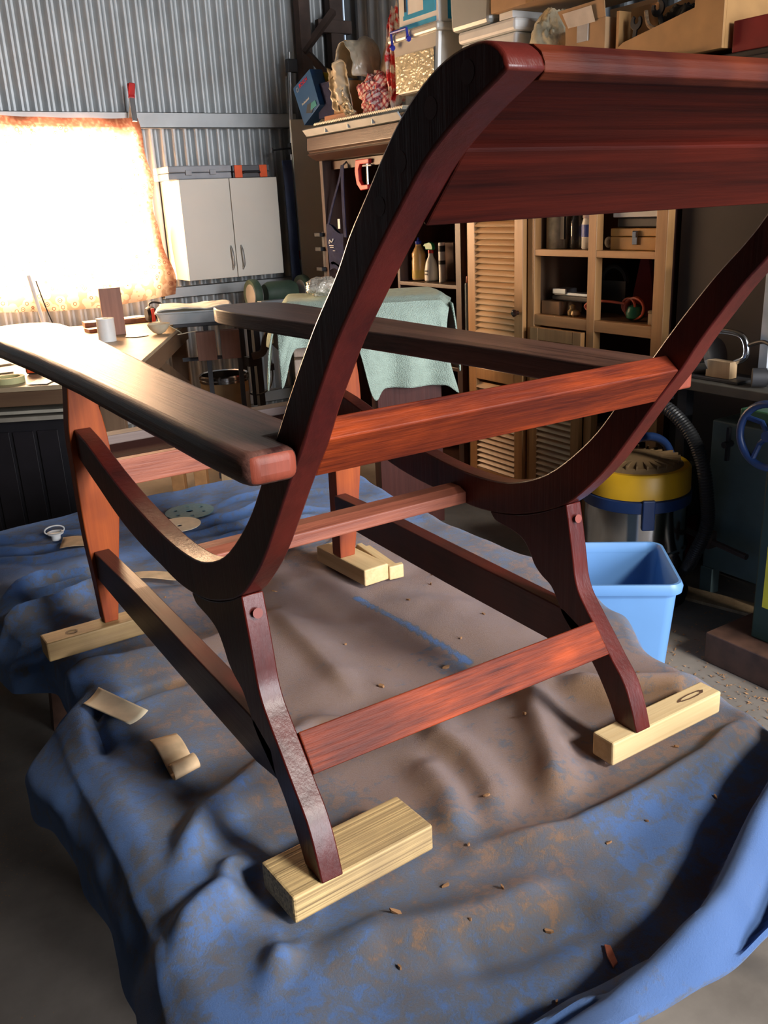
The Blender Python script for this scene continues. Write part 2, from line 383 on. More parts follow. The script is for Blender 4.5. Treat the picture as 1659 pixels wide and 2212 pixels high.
def htop(x, y):
    h = 0
    # woven general rumple
    h += .006*nz(x*5, y*5, 1) + .0035*nz(x*11, y*11, 3)
    h += .010*max(0, nz(x*3.1+2, y*2.2, 7))
    # folds seen on the near half
    h *= 1
    h += ridge(x, y, [(.78, 1.78), (.765, 1.55), (.74, 1.34)], .022, .012, 2.2)
    h += ridge(x, y, [(1.04, 1.16), (.955, 1.06), (.885, .94), (.82, .85)], .029, .019, 1.5)
    h += ridge(x, y, [(.83, 1.24), (.79, 1.12), (.79, 1.04), (.765, .95), (.72, .88)], .027, .014, 1.4)
    h += ridge(x, y, [(.26, 1.02), (.36, 1.15), (.44, 1.19), (.52, 1.22), (.64, 1.30)], .030, .018, .8)
    h += ridge(x, y, [(.22, .93), (.33, .98), (.37, 1.04)], .028, .02)
    h += ridge(x, y, [(.65, .88), (.70, .98), (.72, 1.10)], .03, .012)
    h += ridge(x, y, [(1.30, .86), (1.1, .80), (.95, .795), (.8, .80), (.62, .86)], .022, .014, 1.6)
    h += ridge(x, y, [(.72, .72), (.58, .74), (.46, .80), (.36, .80)], .04, .014)
    h += ridge(x, y, [(.30, .80), (.37, .88), (.42, .93)], .02, .014)
    h += ridge(x, y, [(1.15, .98), (1.08, .92), (1.1, .84)], .02, .010)
    h += ridge(x, y, [(1.3, .96), (1.24, .98), (1.12, 1.05), (1.07, 1.14)], .03, .02)
    h += ridge(x, y, [(.33, 1.64), (.30, 1.55), (.29, 1.44)], .016, -.012)
    h += ridge(x, y, [(.33, 1.60), (.42, 1.61), (.52, 1.59)], .014, -.010)
    h += ridge(x, y, [(.62, 1.30), (.72, 1.20), (.83, 1.17)], .02, .010)
    h += ridge(x, y, [(.75, .68), (.6, .69), (.5, .72)], .035, -.012)
    h *= 1.75
    # crest and sag between the two halves on the left
    fade = 1-sm(.62, .86, x)
    d, s = segd(x, y, SAG)
    h += fade*(.022*math.exp(-(d/.05)**2) if s < 0 else .022*math.exp(-(d/.02)**2) - .030*sm(0, .05, d)*(1-sm(.06, .26, d)))
    # tight wrinkles over the far half
    far = sm(1.85, 2.15, y)
    for k, (pts, ww, hh) in enumerate(WR): h += far*ridge(x, y, pts, ww, hh, .6)
    h += .012*far*nz(x*3+y*4, y*9-x*2, 9)
    # edge folded back along the near right hem
    d, s = segd(x, y, FU)
    if s > 0: h += .055*sm(-.002, .022, d) - .010*math.exp(-((d-.06)/.02)**2)
    else: h += -.016*math.exp(-(d/.07)**2)
    d2_, s2 = segd(x, y, FM)
    h += (.014*math.exp(-(d2_/.02)**2)-.022*math.exp(-((d2_-.038)/.011)**2))*(1 if s > 0 else 0)
    for (x0, x1, y0, y1) in BLK:
        q = math.hypot(max(x0-x, 0, x-x1), max(y0-y, 0, y-y1)); wq = sm(.004, .05, q)
        h = h*wq + min(h, .002)*(1-wq)
    return h
WR = [([(.20, 2.16), (.36, 2.13), (.46, 2.14), (.56, 2.08)], .016, .034), ([(.26, 2.28), (.38, 2.32), (.48, 2.24), (.54, 2.24)], .015, .030),
      ([(.34, 2.27), (.44, 2.21), (.52, 2.14), (.60, 2.12)], .014, .022), ([(.22, 2.62), (.40, 2.50), (.60, 2.46)], .02, .016),
      ([(.25, 2.84), (.42, 2.70), (.62, 2.64)], .02, .018), ([(.24, 2.74), (.38, 2.60), (.52, 2.56)], .018, .014),
      ([(.82, 2.42), (.95, 2.37), (1.1, 2.40), (1.25, 2.34)], .016, .020), ([(.86, 2.34), (1.0, 2.29), (1.2, 2.28)], .015, .018),
      ([(.86, 2.48), (1.02, 2.47), (1.2, 2.52)], .016, .02), ([(.80, 2.20), (.98, 2.18), (1.2, 2.12)], .02, .016), ([(.95, 2.62), (1.2, 2.6), (1.4, 2.5)], .02, .02),
      ([(1.08, 2.05), (1.25, 2.2), (1.4, 2.35)], .02, .012)]
ys = [.50+2.36*i/400 for i in range(401)]
NS = 260
vs = []; dust = []
def dustf(x, y):
    d = .0
    cx = sm(.42, .75, x)*(1-sm(1.18, 1.36, x))*sm(.55, 1.05, y)*(1-sm(2.0, 2.35, y))
    d += .62*cx
    d += .35*sm(.3, .5, x)*sm(.7, 1.2, y)*(1-sm(1.7, 2.2, y))
    d += .30*math.exp(-((x-.62)/.12)**2-((y-.72)/.06)**2)
    d -= 1.3*(1-sm(.006, .012, segd(x, y, [(.985, 1.73), (1.0, 1.31)])[0]))
    if .925 < x < .985 and 1.27 < y < 1.42 and (x-.925)*.9 > -(y-1.42)-.12: d -= .6
    if y < .835 and x > .81 and y > .70: d -= .38*sm(.0, .02, (1.35-x))*(1-sm(.80, .835, y-(x-.81)*-.1))
    if segd(x, y, FU)[1] > 0: d -= .5
    d -= .25*sm(2.1, 2.4, y)+.22*(1-sm(.55, .80, y))+.18*(1-sm(.26, .5, x))
    return d
for j, y in enumerate(ys):
    xl, xr = lerp_tab(XLT, y), lerp_tab(XRT, y)
    # edge blend that rounds the corners of the table
    ncorn = sm(.50, .62, y); fcorn = 1-sm(2.74, 2.86, y)
    for i in range(NS+1):
        s = i/NS
        if s < .2:                                # left hanging side
            t = 1-s/.2
            drop = .125+.03*nz(y*2.5, 4)+.05*sm(1.45, 1.62, y)*(1-sm(1.66, 1.8, y))
            flare = .038+.015*nz(y*2.3, 11)-.03*sm(1.66, 1.72, y)*(1-sm(1.95, 2.05, y))+.03*sm(1.4, 1.6, y)*(1-sm(1.66, 1.8, y))
            r_ = .03
            z = ZB-drop*t; x = xl-flare*sm(0, .6, t)-.018*math.sin(min(1, t*9)*math.pi/2)-.012*nz(y*9, t*2, 5)*t
            h = htop(xl, y)*(1-t); z += h-.010-.004*min(1, t*9)
            z -= .02*(1-math.cos(min(1, t*9)*math.pi/2))*0
            dv = -.3-.2*t
            px_, py_ = x, y
        elif s > .85:
            t = (s-.85)/.15; drop = .28+.05*nz(y*3, 9)
            z = ZB-drop*t + htop(xr, y)*(1-t)-.010; x = xr+.02*min(1, t*6)+.05*t+.02*nz(y*6, t, 2)*t; dv = -.3; px_, py_ = x, y
        else:
            u = (s-.2)/.65; x = xl+(xr-xl)*u; z = ZB+htop(x, y)
            e = min(x-xl, xr-x); z -= .010*max(0, 1-e/.03)**2
            dv = dustf(x, y); px_, py_ = x, y
        vs.append((px_, py_, z)); dust.append(dv)
# near and far skirts
def skirt(base, ydir):
    out = []; dd = []
    for r in range(1, 15):
        t = r/14
        for i in range(NS+1):
            x, y, z = base[i]
            if ydir > 0: out.append((x, y+.012*math.sin(min(1, t*4)*math.pi/2)+.03*t+.012*nz(x*7, t*2, 3)*t, z-.24*t))
            else: out.append((x, y-.004+.09*t*t, z-.035*math.sin(t*math.pi/2)-.02*t))
            dd.append(-.3)
    return out, dd
far_s, fd = skirt(vs[-(NS+1):], 1); near_s, nd = skirt(vs[:NS+1], -1)
rows = []
for r in range(14, 0, -1): rows += near_s[(r-1)*(NS+1):r*(NS+1)]
allv = rows+vs+far_s; alld = nd+dust+fd
NR = len(allv)//(NS+1)
# keep cloth above the floor
fs = [(j*(NS+1)+i, j*(NS+1)+i+1, (j+1)*(NS+1)+i+1, (j+1)*(NS+1)+i) for j in range(NR-1) for i in range(NS)]
m = MB(); m.add(allv, fs)
bl = m.build('blanket', M_blanket, smooth=True, origin=(0, 0, 0), fix=False)
a = bl.data.attributes.new('dust', 'FLOAT', 'POINT'); a.data.foreach_set('value', alld)
q = bl.modifiers.new('solid', 'SOLIDIFY'); q.thickness = .006; q.offset = -1
tag(bl, 'rumpled blue fleece blanket covered in brown sawdust, draped over the work table', 'blanket')
def bz(x, y): return ZB+htop(x, y)

# ================================================================ THE CHAIR
CX = .731
chair = thing('planter_chair', (CX, 1.2, .603), 'large dark red mahogany planter chair frame standing on pine blocks on the blue blanket', 'chair')
curve = [(1.86, 1.042), (1.78, 1.029), (1.65, .998), (1.53, .974), (1.44, .962), (1.35, .954), (1.28, .953), (1.2, .961), (1.15, .976), (1.10, .999), (1.035, 1.047), (.985, 1.095), (.945, 1.145),
         (.89, 1.213), (.851, 1.263), (.824, 1.296), (.785, 1.341), (.732, 1.396), (.710, 1.424), (.677, 1.458), (.646, 1.490), (.620, 1.513), (.590, 1.532), (.562, 1.544), (.535, 1.549), (.512, 1.547),
         (.499, 1.538), (.495, 1.529), (.507, 1.523), (.529, 1.513), (.562, 1.496), (.592, 1.477), (.620, 1.452), (.664, 1.411), (.708, 1.366), (.742, 1.330), (.773, 1.291), (.804, 1.250), (.829, 1.212),
         (.868, 1.163), (.915, 1.100), (.958, 1.044), (1.0, 1.0), (1.05, .958), (1.12, .925), (1.18, .905), (1.25, .892), (1.32, .888), (1.394, .893), (1.48, .898), (1.56, .907), (1.65, .925), (1.72, .944), (1.80, .965), (1.86, .982)]
bracket = [(1.05, .957), (1.12, .924), (1.18, .904), (1.253, .8915), (1.240, .879), (1.222, .8755), (1.19, .872), (1.158, .862), (1.140, .842), (1.128, .823), (1.108, .808), (1.085, .797), (1.070, .778), (1.055, .752),
           (1.02, .722), (.98, .690), (.956, .660), (.935, .628), (.922, .603), (.874, .603), (.888, .645), (.905, .681), (.935, .715), (.972, .757), (.998, .786), (1.014, .806), (1.023, .825), (1.031, .865), (1.040, .912)]
def dense(P, n=3):
    out = []; k = len(P)
    for i in range(k):
        p1, p2 = P[i], P[(i+1) % k]; out.append(p1)
        p0, p3 = P[i-1], P[(i+2) % k]
        def ang(a, b, c):
            v1 = (b[0]-a[0], b[1]-a[1]); v2 = (c[0]-b[0], c[1]-b[1])
            return abs(math.atan2(v1[0]*v2[1]-v1[1]*v2[0], v1[0]*v2[0]+v1[1]*v2[1]))
        if ang(p0, p1, p2) > R(40): p0 = (2*p1[0]-p2[0], 2*p1[1]-p2[1])
        if ang(p1, p2, p3) > R(40): p3 = (2*p2[0]-p1[0], 2*p2[1]-p1[1])
        L = math.hypot(p2[0]-p1[0], p2[1]-p1[1])
        l0 = math.hypot(p1[0]-p0[0], p1[1]-p0[1]) or 1; l3 = math.hypot(p3[0]-p2[0], p3[1]-p2[1]) or 1
        m1 = tuple(((p2[j]-p1[j])/L*l0+(p1[j]-p0[j])/l0*L)/(l0+L)*L for j in (0, 1)); m2 = tuple(((p3[j]-p2[j])/l3*L+(p2[j]-p1[j])/L*l3)/(l3+L)*L for j in (0, 1))
        for q in range(1, n):
            t = q/n; h1 = 2*t**3-3*t*t+1; h2 = t**3-2*t*t+t; h3 = -2*t**3+3*t*t; h4 = t**3-t*t
            out.append(tuple(h1*p1[j]+h2*m1[j]+h3*p2[j]+h4*m2[j] for j in (0, 1)))
    return out
curve = dense(curve); bracket = dense(bracket)
for x0, x1, s in ((.417, .451, -1), (1.011, 1.045, 1)):
    sd = MB().prism(curve, 'x', x0, x1).build('back_post', M_post, chair, bevel=.0025, smooth=True)
    for (y, z) in ((.537, 1.532), (.581, 1.514), (.623, 1.48), (.656, 1.448)):
        xa = x0 if s < 0 else x1
        MB().lathe([(.008, -.0003), (.008, .0003), (0, .0003)], (xa, y, z), 14, M=Matrix.Rotation(R(90), 3, 'Y')).build('peg', M_pegd, sd)
    lg = MB().prism(bracket, 'x', x0+.0005, x1-.0005).build('rear_leg', M_post, chair, bevel=.002, smooth=True)
    MB().lathe([(.0075, -.0004), (.0075, .0004), (0, .0004)], ((x0+x1)/2, 1.0375, .932), 14, M=Matrix.Rotation(R(80), 3, 'X')).build('peg', M_peg, lg)
# front legs: shaped boards
fl = [(.417, .603), (.413, .70), (.407, .80), (.406, .95), (.407, 1.04), (.414, 1.10), (.421, 1.166), (.452, 1.166), (.466, 1.12), (.482, 1.03), (.485, .985), (.484, .85), (.474, .78), (.464, .715), (.447, .603)]
flr = [(1.018, .603), (1.020, .80), (1.022, .95), (1.028, 1.05), (1.044, 1.166), (1.078, 1.166), (1.092, 1.12), (1.103, 1.03), (1.102, .96), (1.088, .80), (1.075, .70), (1.060, .603)]
fl = dense(fl); flr = dense(flr)
MB().prism(fl, 'y', 1.861, 1.903).build('front_leg', M_frontleg, chair, bevel=.002, smooth=True)
MB().prism(flr, 'y', 1.861, 1.903).build('front_leg', M_frontleg, chair, bevel=.002)
# arms
ZA = 1.21; TH = .038
def arm(side):
    inn = [(.416, .836), (.416, .893), (.466, .896), (.468, 1.1), (.470, 1.25), (.482, 1.45), (.500, 1.70), (.518, 1.95), (.532, 2.18), (.530, 2.30), (.515, 2.36), (.475, 2.395), (.430, 2.40)]
    out = [(.375, 2.375), (.340, 2.32), (.328, 2.24), (.330, 2.1), (.345, 1.8), (.352, 1.5), (.350, 1.2), (.348, .95), (.350, .86), (.356, .836)]
    poly = inn+out
    if side > 0: poly = [(2*CX-x, y+.05 if y < .88 else y) for x, y in poly]
    zt = ZA if side < 0 else 1.203
    mb_ = MB().prism(poly, 'z', zt-TH, zt); mb_.m[-1] = 1
    return mb_.build('armrest', [M_arm, M_end], chair, bevel=.013, seg=4, smooth=True)
arm(-1); arm(1)
# headrest boards between the posts
XI0, XI1 = .4505, 1.0115
def strip(poly, name, mat, bev=.002, x0=XI0, x1=XI1): return MB().prism(poly, 'x', x0, x1).build(name, mat, chair, bevel=bev, smooth=False)
strip([(.640, 1.430), (.584, 1.4855), (.599, 1.501), (.655, 1.446)], 'back_slat', M_board)
strip([(.595, 1.485), (.576, 1.499), (.545, 1.513), (.508, 1.526), (.514, 1.540), (.552, 1.528), (.585, 1.513), (.606, 1.498)], 'back_slat', M_board)
strip([(.503, 1.5235), (.497, 1.528), (.4965, 1.534), (.500, 1.541), (.508, 1.5465), (.522, 1.5488), (.540, 1.548), (.556, 1.544), (.560, 1.533), (.535, 1.532), (.515, 1.524)], 'head_rail', M_head, .001)
# lower back rail, seat rail, bottom rail
strip([(.833, 1.211), (.872, 1.160), (.895, 1.178), (.857, 1.230)], 'back_rail', M_rail)
strip([(1.325, .890), (1.325, .913), (1.345, .921), (1.375, .921), (1.375, .897)], 'seat_rail', M_salmon)
strip([(.977, .770), (.940, .723), (.954, .712), (.994, .757)], 'bottom_rail', M_rail)
# front seat rails between the front legs
MB().box((.4855, 1.852, .905), (1.030, 1.876, .963)).build('front_rail', M_salmon, chair, bevel=.002)
MB().box((.4855, 1.8765, .945), (1.030, 2.005, .963)).build('front_rail', wood('dull_mahogany_rail', (.028, .008, .006), (.075, .022, .016), 'x', rough=.8, spec=.15), chair, bevel=.002)
MB().box((.478, 2.012, .950), (1.034, 2.060, .981)).build('front_rail', wood('grey_weathered_edge', (.12, .08, .07), (.26, .20, .18), 'x', rough=.7), chair, bevel=.003)
# long side stretchers
for x0, x1 in ((.4175, .4505), (1.0115, 1.0445)):
    MB().prism([(1.862, .708), (1.862, .772), (1.60, .775), (1.05, .764), (1.0, .742), (.99, .700), (1.06, .690), (1.40, .694), (1.70, .702)], 'x', x0, x1).build('side_stretcher', M_side, chair, bevel=.002)

# ================================================================ PINE BLOCKS
def block(cx, cy, L, Wd, H, rz, mat, label, z0=None):
    z0 = .603-H if z0 is None else z0
    m = MB(); ch = .004
    m.box((-L/2, -Wd/2, 0), (L/2, Wd/2, H))
    o = m.build('pine_block', mat, origin=(0, 0, 0), bevel=.0035)
    o.location = (cx, cy, z0); o.rotation_euler.z = rz
    return tag(o, label, 'wood block', 'pine offcuts packed under the chair feet')
def knot(o, x, y, a, b, mat):
    m = MB(); z = .603+.0006
    for k in range(26):
        t0, t1 = 2*math.pi*k/26, 2*math.pi*(k+1)/26
        r0, r1 = 1+.25*nz(k*.9, 1), 1+.25*nz((k+1)*.9, 1) if k < 25 else 1+.25*nz(0, 1)
        m.add([(x+a*r0*math.cos(t0), y+b*r0*math.sin(t0), z), (x+a*r1*math.cos(t1), y+b*r1*math.sin(t1), z), (x+a*.72*r1*math.cos(t1), y+b*.55*r1*math.sin(t1), z), (x+a*.72*r0*math.cos(t0), y+b*.55*r0*math.sin(t0), z)], [(0, 1, 2, 3)])
    return m.build('knot', mat, o, fix=False)
block(.488, .924, .232, .088, .043, R(3), M_pine_old, 'thick ribbed pine block under the nearest chair foot')
B2_ = block(1.095, .900, .272, .046, .043, R(.5), M_pine, 'bright pine block with a dark knot under the right rear chair foot')
B3_ = block(.392, 1.868, .215, .058, .043, R(1), M_pine_dirty, 'long aged pine block under the left front chair foot')
block(1.053, 1.868, .072, .225, .043, R(3), M_piney, 'pale pine block with curved end grain under the far right chair foot')

M_knot = plain('dark_knot', (.10, .05, .025), .7, 0, .4, 80)
bpy.context.view_layer.update()
knot(B2_, 1.175, .900, .034, .007, M_knot); knot(B3_, .345, 1.866, .013, .010, M_knot)
# ================================================================ THINGS ON THE BLANKET
M_paper = plain('sandpaper_back', (.60, .42, .25), .8, 0, .2, 30)
M_papers = plain('pale_scraper_card', (.66, .55, .38), .6, 0, .2, 15)
M_grit = plain('brown_grit', (.42, .27, .16), .9, 0, .25, 60)
M_teal = plain('teal_abrasive', (.085, .20, .25), .85, 0, .15, 120)
M_cream = plain('cream_abrasive_back', (.74, .63, .47), .8, 0, .1, 40)
def sheet(name, pts, mat, label, cat, th=.0015, lift=.004, curl=0, fold=None, group=None):
    """a thin sheet lying on the blanket: pts = four corners in xy"""
    (ax, ay), (bx, by), (cx, cy), (dx, dy) = pts
    mxx = sum(p[0] for p in pts)/4; myy = sum(p[1] for p in pts)/4
    zb = max(bz(*p) for p in pts+[(mxx, myy)])
    def fn(u, v):
        x = (ax*(1-u)+bx*u)*(1-v)+(dx*(1-u)+cx*u)*v; y = (ay*(1-u)+by*u)*(1-v)+(dy*(1-u)+cy*u)*v
        z = zb+lift+curl*(abs(u-.5)*2)**2
        if fold: z += fold*math.sin(v*math.pi*1.5)
        return Vector((x, y, z))
    return tag(MB().grid(fn, 14, 10).build(name, mat, solid=th, smooth=True, fix=False), label, cat, group)
sheet('sandpaper_sheet', [(.297, 1.617), (.340, 1.662), (.392, 1.515), (.348, 1.488)], M_papers, 'pale folded sheet of worn sandpaper lying near the left edge of the blanket', 'sandpaper', curl=.004)
sheet('sandpaper_sheet', [(.362, 1.419), (.409, 1.412), (.405, 1.301), (.357, 1.289)], M_paper, 'brown sandpaper piece with a curled end, nearest the left rear leg', 'sandpaper', curl=0, fold=.006)
tag(MB().grid(lambda u, v: Vector((.357+.048*u, 1.291+.011*u+.018*math.cos(v*5.2), bz(.38, 1.30)+.017+.010*math.sin(v*5.2))), 8, 14).build('sandpaper_roll', M_paper, solid=.0014, smooth=True, fix=False), 'rolled up end strip of brown sandpaper on the blanket', 'sandpaper')
sheet('sandpaper_strip', [(.561, 2.168), (.575, 2.205), (.690, 2.140), (.668, 2.085)], M_paper, 'wavy brown sandpaper strip lying behind the left side stretcher', 'sandpaper', fold=.004)
sheet('sandpaper_strip', [(.473, 2.516), (.503, 2.600), (.60, 2.545), (.575, 2.470)], M_paper, 'creased brown sandpaper strip beside the little white cap', 'sandpaper', fold=.003)
def disc(cx, cy, r, mat, holes, label, tilt=(0, 0)):
    bm = bmesh.new(); n = 40; z0 = max(bz(cx+r*.9*math.cos(k_), cy+r*.9*math.sin(k_)) for k_ in [i_*.5 for i_ in range(13)])+.004; z0 = max(z0, bz(cx, cy)+.004)
    me = bpy.data.meshes.new('sanding_disc')
    outer = [(r*math.cos(2*math.pi*i/n), r*math.sin(2*math.pi*i/n)) for i in range(n)]
    # polar lattice; holes become dark recessed rings cut out of the lattice
    V = []; F = []; nr = 22
    for j in range(nr+1):
        for i in range(n*2):
            rr = r*(j+.001)/nr; th = 2*math.pi*i/(n*2); V.append((rr*math.cos(th), rr*math.sin(th)))
    for j in range(nr):
        for i in range(n*2):
            q = (j*n*2+i, j*n*2+(i+1) % (n*2), (j+1)*n*2+(i+1) % (n*2), (j+1)*n*2+i)
            mx_ = sum(V[k][0] for k in q)/4; my_ = sum(V[k][1] for k in q)/4
            if any(math.hypot(mx_-hx, my_-hy) < hr for hx, hy, hr in holes): continue
            F.append(q)
    m = MB(); m.add([(cx+x, cy+y, z0+tilt[0]*x+tilt[1]*y) for x, y in V], F)
    return tag(m.build('sanding_disc', mat, solid=.0018), label, 'sanding disc')
hol = [(0, 0, .011)]+[(.046*math.cos(a), .046*math.sin(a), .0062) for a in [R(20+60*k) for k in range(6)]]
disc(.895, 2.605, .076, M_teal, hol, 'round teal sanding disc with dust holes on the far blanket')
disc(.815, 2.475, .062, M_cream, [(-.005, -.01, .008)], 'round cream sanding disc beside the teal one', (0, .02))
cap = thing('bottle_stopper', (.487, 2.615, bz(.487, 2.615)), 'small white plastic tamper cap with a ring pull on the blanket', 'stopper')
MB().lathe([(.0, .002), (.013, .002), (.014, .020), (.023, .021), (.024, .025), (.018, .027), (.015, .024), (0, .022)], (.487, 2.615, bz(.487, 2.615)), 28).build('cup', M_white, cap, smooth=True)
MB().tube([(.487+.028*math.cos(t), 2.618+.010*math.sin(t)+.004, bz(.487, 2.615)+.030+.010*math.sin(t)) for t in [2*math.pi*i/28 for i in range(28)]], .0022, 6, closed=True).build('pull_ring', M_white, cap, smooth=True)
M_chip = wood('wood_chip', (.16, .07, .03), (.50, .28, .13), 'x', rough=.8)
random.seed(4)
chips = [(.84,1.54),(.74,.93),(.95,1.32),(.54,.90),(.65,.86),(.58,.82),(.65,.69),(.63,.76),(.82,.75),(1.03,.73),(.83,1.87),(1.06,1.62),(1.04,1.39),(.49,.81),(1.09,.855),(.58,.60),(1.22,1.06),(.80,1.33),(1.16,1.67),(.93,1.06),(.45,.74),(.56,.74),(.70,1.75),(.60,2.0),(1.2,1.72),(1.15,1.45),(1.33,1.25),(.35,1.36),(.52,1.05),(.9,.75)]
where = ['beside the front crest of the blanket', 'in front of the nearest pine block end', 'beside the clean blue patch', 'at the right corner of the nearest pine block', 'just below the right end of the nearest pine block', "near the nearest pine block's front edge", 'midway between the nearest block and the folded hem', 'on the dip before the folded hem', 'at the right of the folded hem valley', 'on the blue patch near the right edge', 'behind the left end of the seat rail', 'inside the chair near the right stretcher', 'between clean blue strip and right stretcher', "in front of the nearest pine block's left corner", 'tucked by the right rear block', 'on top of the near folded hem', 'under the right rear leg', 'in the middle of the brown dusty area', 'beyond the right side stretcher, farthest right', 'below the bottom rail middle', 'lowest left on the blanket', 'at the lower middle of the blanket', 'near the crest left of the centre', 'by the far left dust patch', 'outside the right stretcher near the blanket edge', 'between right stretcher and bin', 'on the blanket edge beside the blue bin', 'left of the left rear leg', "under the bottom rail's left end", 'under the bottom rail just right of its middle']
for i, (x, y) in enumerate(chips):
    L = random.choice((.003, .004, .005, .006, .009)); m = MB(); k = 6
    pts = [(L*math.cos(2*math.pi*j/k)*random.uniform(.6, 1.2), .4*L*math.sin(2*math.pi*j/k)*random.uniform(.5, 1.2)) for j in range(k)]
    m.prism(pts, 'z', 0, .002+random.random()*.003)
    o = m.build('wood_chip', M_chip, origin=(0, 0, 0)); o.location = (x, y, bz(x, y)+.001)
    o.rotation_euler = (random.uniform(-.3, .3), random.uniform(-.3, .3), random.uniform(0, 3))
    tag(o, 'small brown wood chip '+where[i], 'wood chip', 'wood chips scattered over the blanket')
o = MB().prism([(0, 0), (.010, .002), (.022, .026), (.017, .032), (.006, .016)], 'z', 0, .004).build('mahogany_splinter', M_salmon, origin=(0, 0, 0), bevel=.001)
o.location = (.672, .598, bz(.68, .61)+.003); tag(o, 'dark red mahogany splinter against the near folded hem', 'wood offcut')
ntc = MB().box((-.020, -.09, 0), (.020, .09, .024)).box((-.020, -.09, .024), (-.004, .09, .036))
ntc.prism([(-.020, -.105), (.020, -.105), (.024, -.09), (.020, -.088), (-.020, -.088)], 'z', 0, .036)
o = ntc.build('notched_offcut', M_piney, origin=(0, 0, 0), bevel=.003); o.location = (1.125, 1.855, bz(1.12, 1.85)+.003); o.rotation_euler.z = R(-6)
tag(o, 'notched rounded pine offcut lying beside the far right block', 'wood offcut')

# ================================================================ BLUE BIN
M_bin = plain('light_blue_plastic', (.12, .27, .53), .42, 0, .05, 6)
binn = thing('waste_bin', (1.86, 1.70, 0), 'light blue rectangular plastic waste bin on the floor right of the table', 'bin')
binn.rotation_euler.z = R(-38)
def rrect(w_, d_, r_, n=6):
    out = []
    for cx_, cy_, a0 in ((w_/2-r_, d_/2-r_, 0), (-w_/2+r_, d_/2-r_, 90), (-w_/2+r_, -d_/2+r_, 180), (w_/2-r_, -d_/2+r_, 270)):
        for k in range(n+1): a = R(a0+90*k/n); out.append((cx_+r_*math.cos(a), cy_+r_*math.sin(a)))
    return out
def shell(levels, name, mat, parent, **kw):
    m = MB(); rings = [[(x, y, z) for x, y in rrect(w_, d_, r_)] for (w_, d_, r_, z) in levels]; n = len(rings[0])
    vs = [p for rg in rings for p in rg]; fs = [(i*n+j, i*n+(j+1) % n, (i+1)*n+(j+1) % n, (i+1)*n+j) for i in range(len(rings)-1) for j in range(n)]
    fs.append(tuple(range(n))[::-1]); fs.append(tuple(range((len(rings)-1)*n, len(rings)*n)))
    m.add(vs, fs); return m.build(name, mat, parent, local=True, smooth=True, **kw)
BH = .425
shell([(.215, .25, .03, 0), (.27, .315, .035, BH-.03), (.27, .315, .035, BH-.028), (.264, .309, .033, BH-.028), (.205, .24, .025, .008)], 'body', M_bin, binn)
m = MB(); lv = [(.268, .313, .035, BH-.03), (.295, .34, .04, BH-.03), (.300, .345, .042, BH-.012), (.290, .335, .04, BH), (.276, .321, .037, BH), (.264, .309, .033, BH-.012), (.262, .307, .033, BH-.03)]
rings = [[(x, y, z) for x, y in rrect(a, b, c)] for a, b, c, z in lv]; n = len(rings[0])
m.add([p for rg in rings for p in rg], [(i*n+j, i*n+(j+1) % n, (i+1)*n+(j+1) % n, (i+1)*n+j) for i in range(len(rings)-1) for j in range(n)])
m.build('rim', M_bin, binn, local=True, smooth=True, bevel=0)

# ================================================================ VACUUM CLEANER
M_yel = plain('yellow_plastic', (.62, .34, .012), .42, 0, .05)
M_blu = plain('dark_blue_plastic', (.012, .035, .12), .4)
M_hose = plain('black_rubber_hose', (.015, .016, .018), .45)
VX, VY, VR = 2.45, 2.18, .185
vac = thing('workshop_vacuum', (VX, VY, 0), 'drum workshop vacuum with polished steel tank and yellow motor head', 'vacuum cleaner')
MB().lathe([(VR-.01, .03), (VR, .04), (VR, .20), (VR+.006, .205), (VR+.006, .215), (VR, .22), (VR, .39), (VR-.01, .40)], (VX, VY, 0), 56).build('steel_tank', M_chrome, vac, smooth=True)
MB().lathe([(.12, 0), (VR+.015, 0), (VR+.02, .03), (VR-.02, .045), (.1, .045)], (VX, VY, 0), 48).build('base', M_black, vac, smooth=True)
MB().lathe([(VR, .375), (VR+.01, .38), (VR+.012, .42), (VR, .425)], (VX, VY, 0), 56).build('seal_ring', M_blu, vac, smooth=True)
MB().lathe([(VR-.01, .42), (VR+.006, .425), (VR+.004, .505), (VR-.004, .515), (VR-.03, .515), (VR-.03, .44)], (VX, VY, 0), 56).build('motor_head', M_yel, vac, smooth=True)
mh = MB().lathe([(VR-.02, .512), (VR-.04, .530), (.08, .542), (0, .545)], (VX, VY, 0), 48)
for k in range(26):
    a = 2*math.pi*k/26; mh.box((.03, -.003, .520), (VR-.035, .003, .541), M=Matrix.Translation((VX, VY, 0)) @ Matrix.Rotation(a, 4, 'Z'))
mh.build('vent_grille', plain('dusty_brown_plastic', (.17, .10, .04), .8), vac)
MB().tube(spline([(VX-.15, VY+.02, .50), (VX-.12, VY+.01, .565), (VX-.04, VY, .60), (VX+.06, VY, .60), (VX+.13, VY-.01, .565), (VX+.165, VY-.02, .50)], 8), .016, 10).build('carry_handle', M_blu, vac, smooth=True)
for a in (-125, 20):
    x, y = VX+(VR+.008)*math.cos(R(a)), VY+(VR+.008)*math.sin(R(a))
    MB().box((x-.022, y-.01, .32), (x+.022, y+.012, .43), rot=R(a+90), piv=(x, y, 0)).build('latch', M_blu, vac, bevel=.004)
hs = spline([(2.52, 2.30, .72), (2.47, 2.10, .735), (2.47, 1.985, .67), (2.48, 1.925, .57), (2.49, 1.90, .44), (2.50, 1.90, .33), (2.50, 1.94, .22), (2.52, 1.99, .14), (2.50, 2.03, .10)], 26)
rs = [.022+(.0025 if i % 2 else 0) for i in range(len(hs))]
MB().tube(hs, rs, 12).build('hose', M_hose, vac, smooth=True)

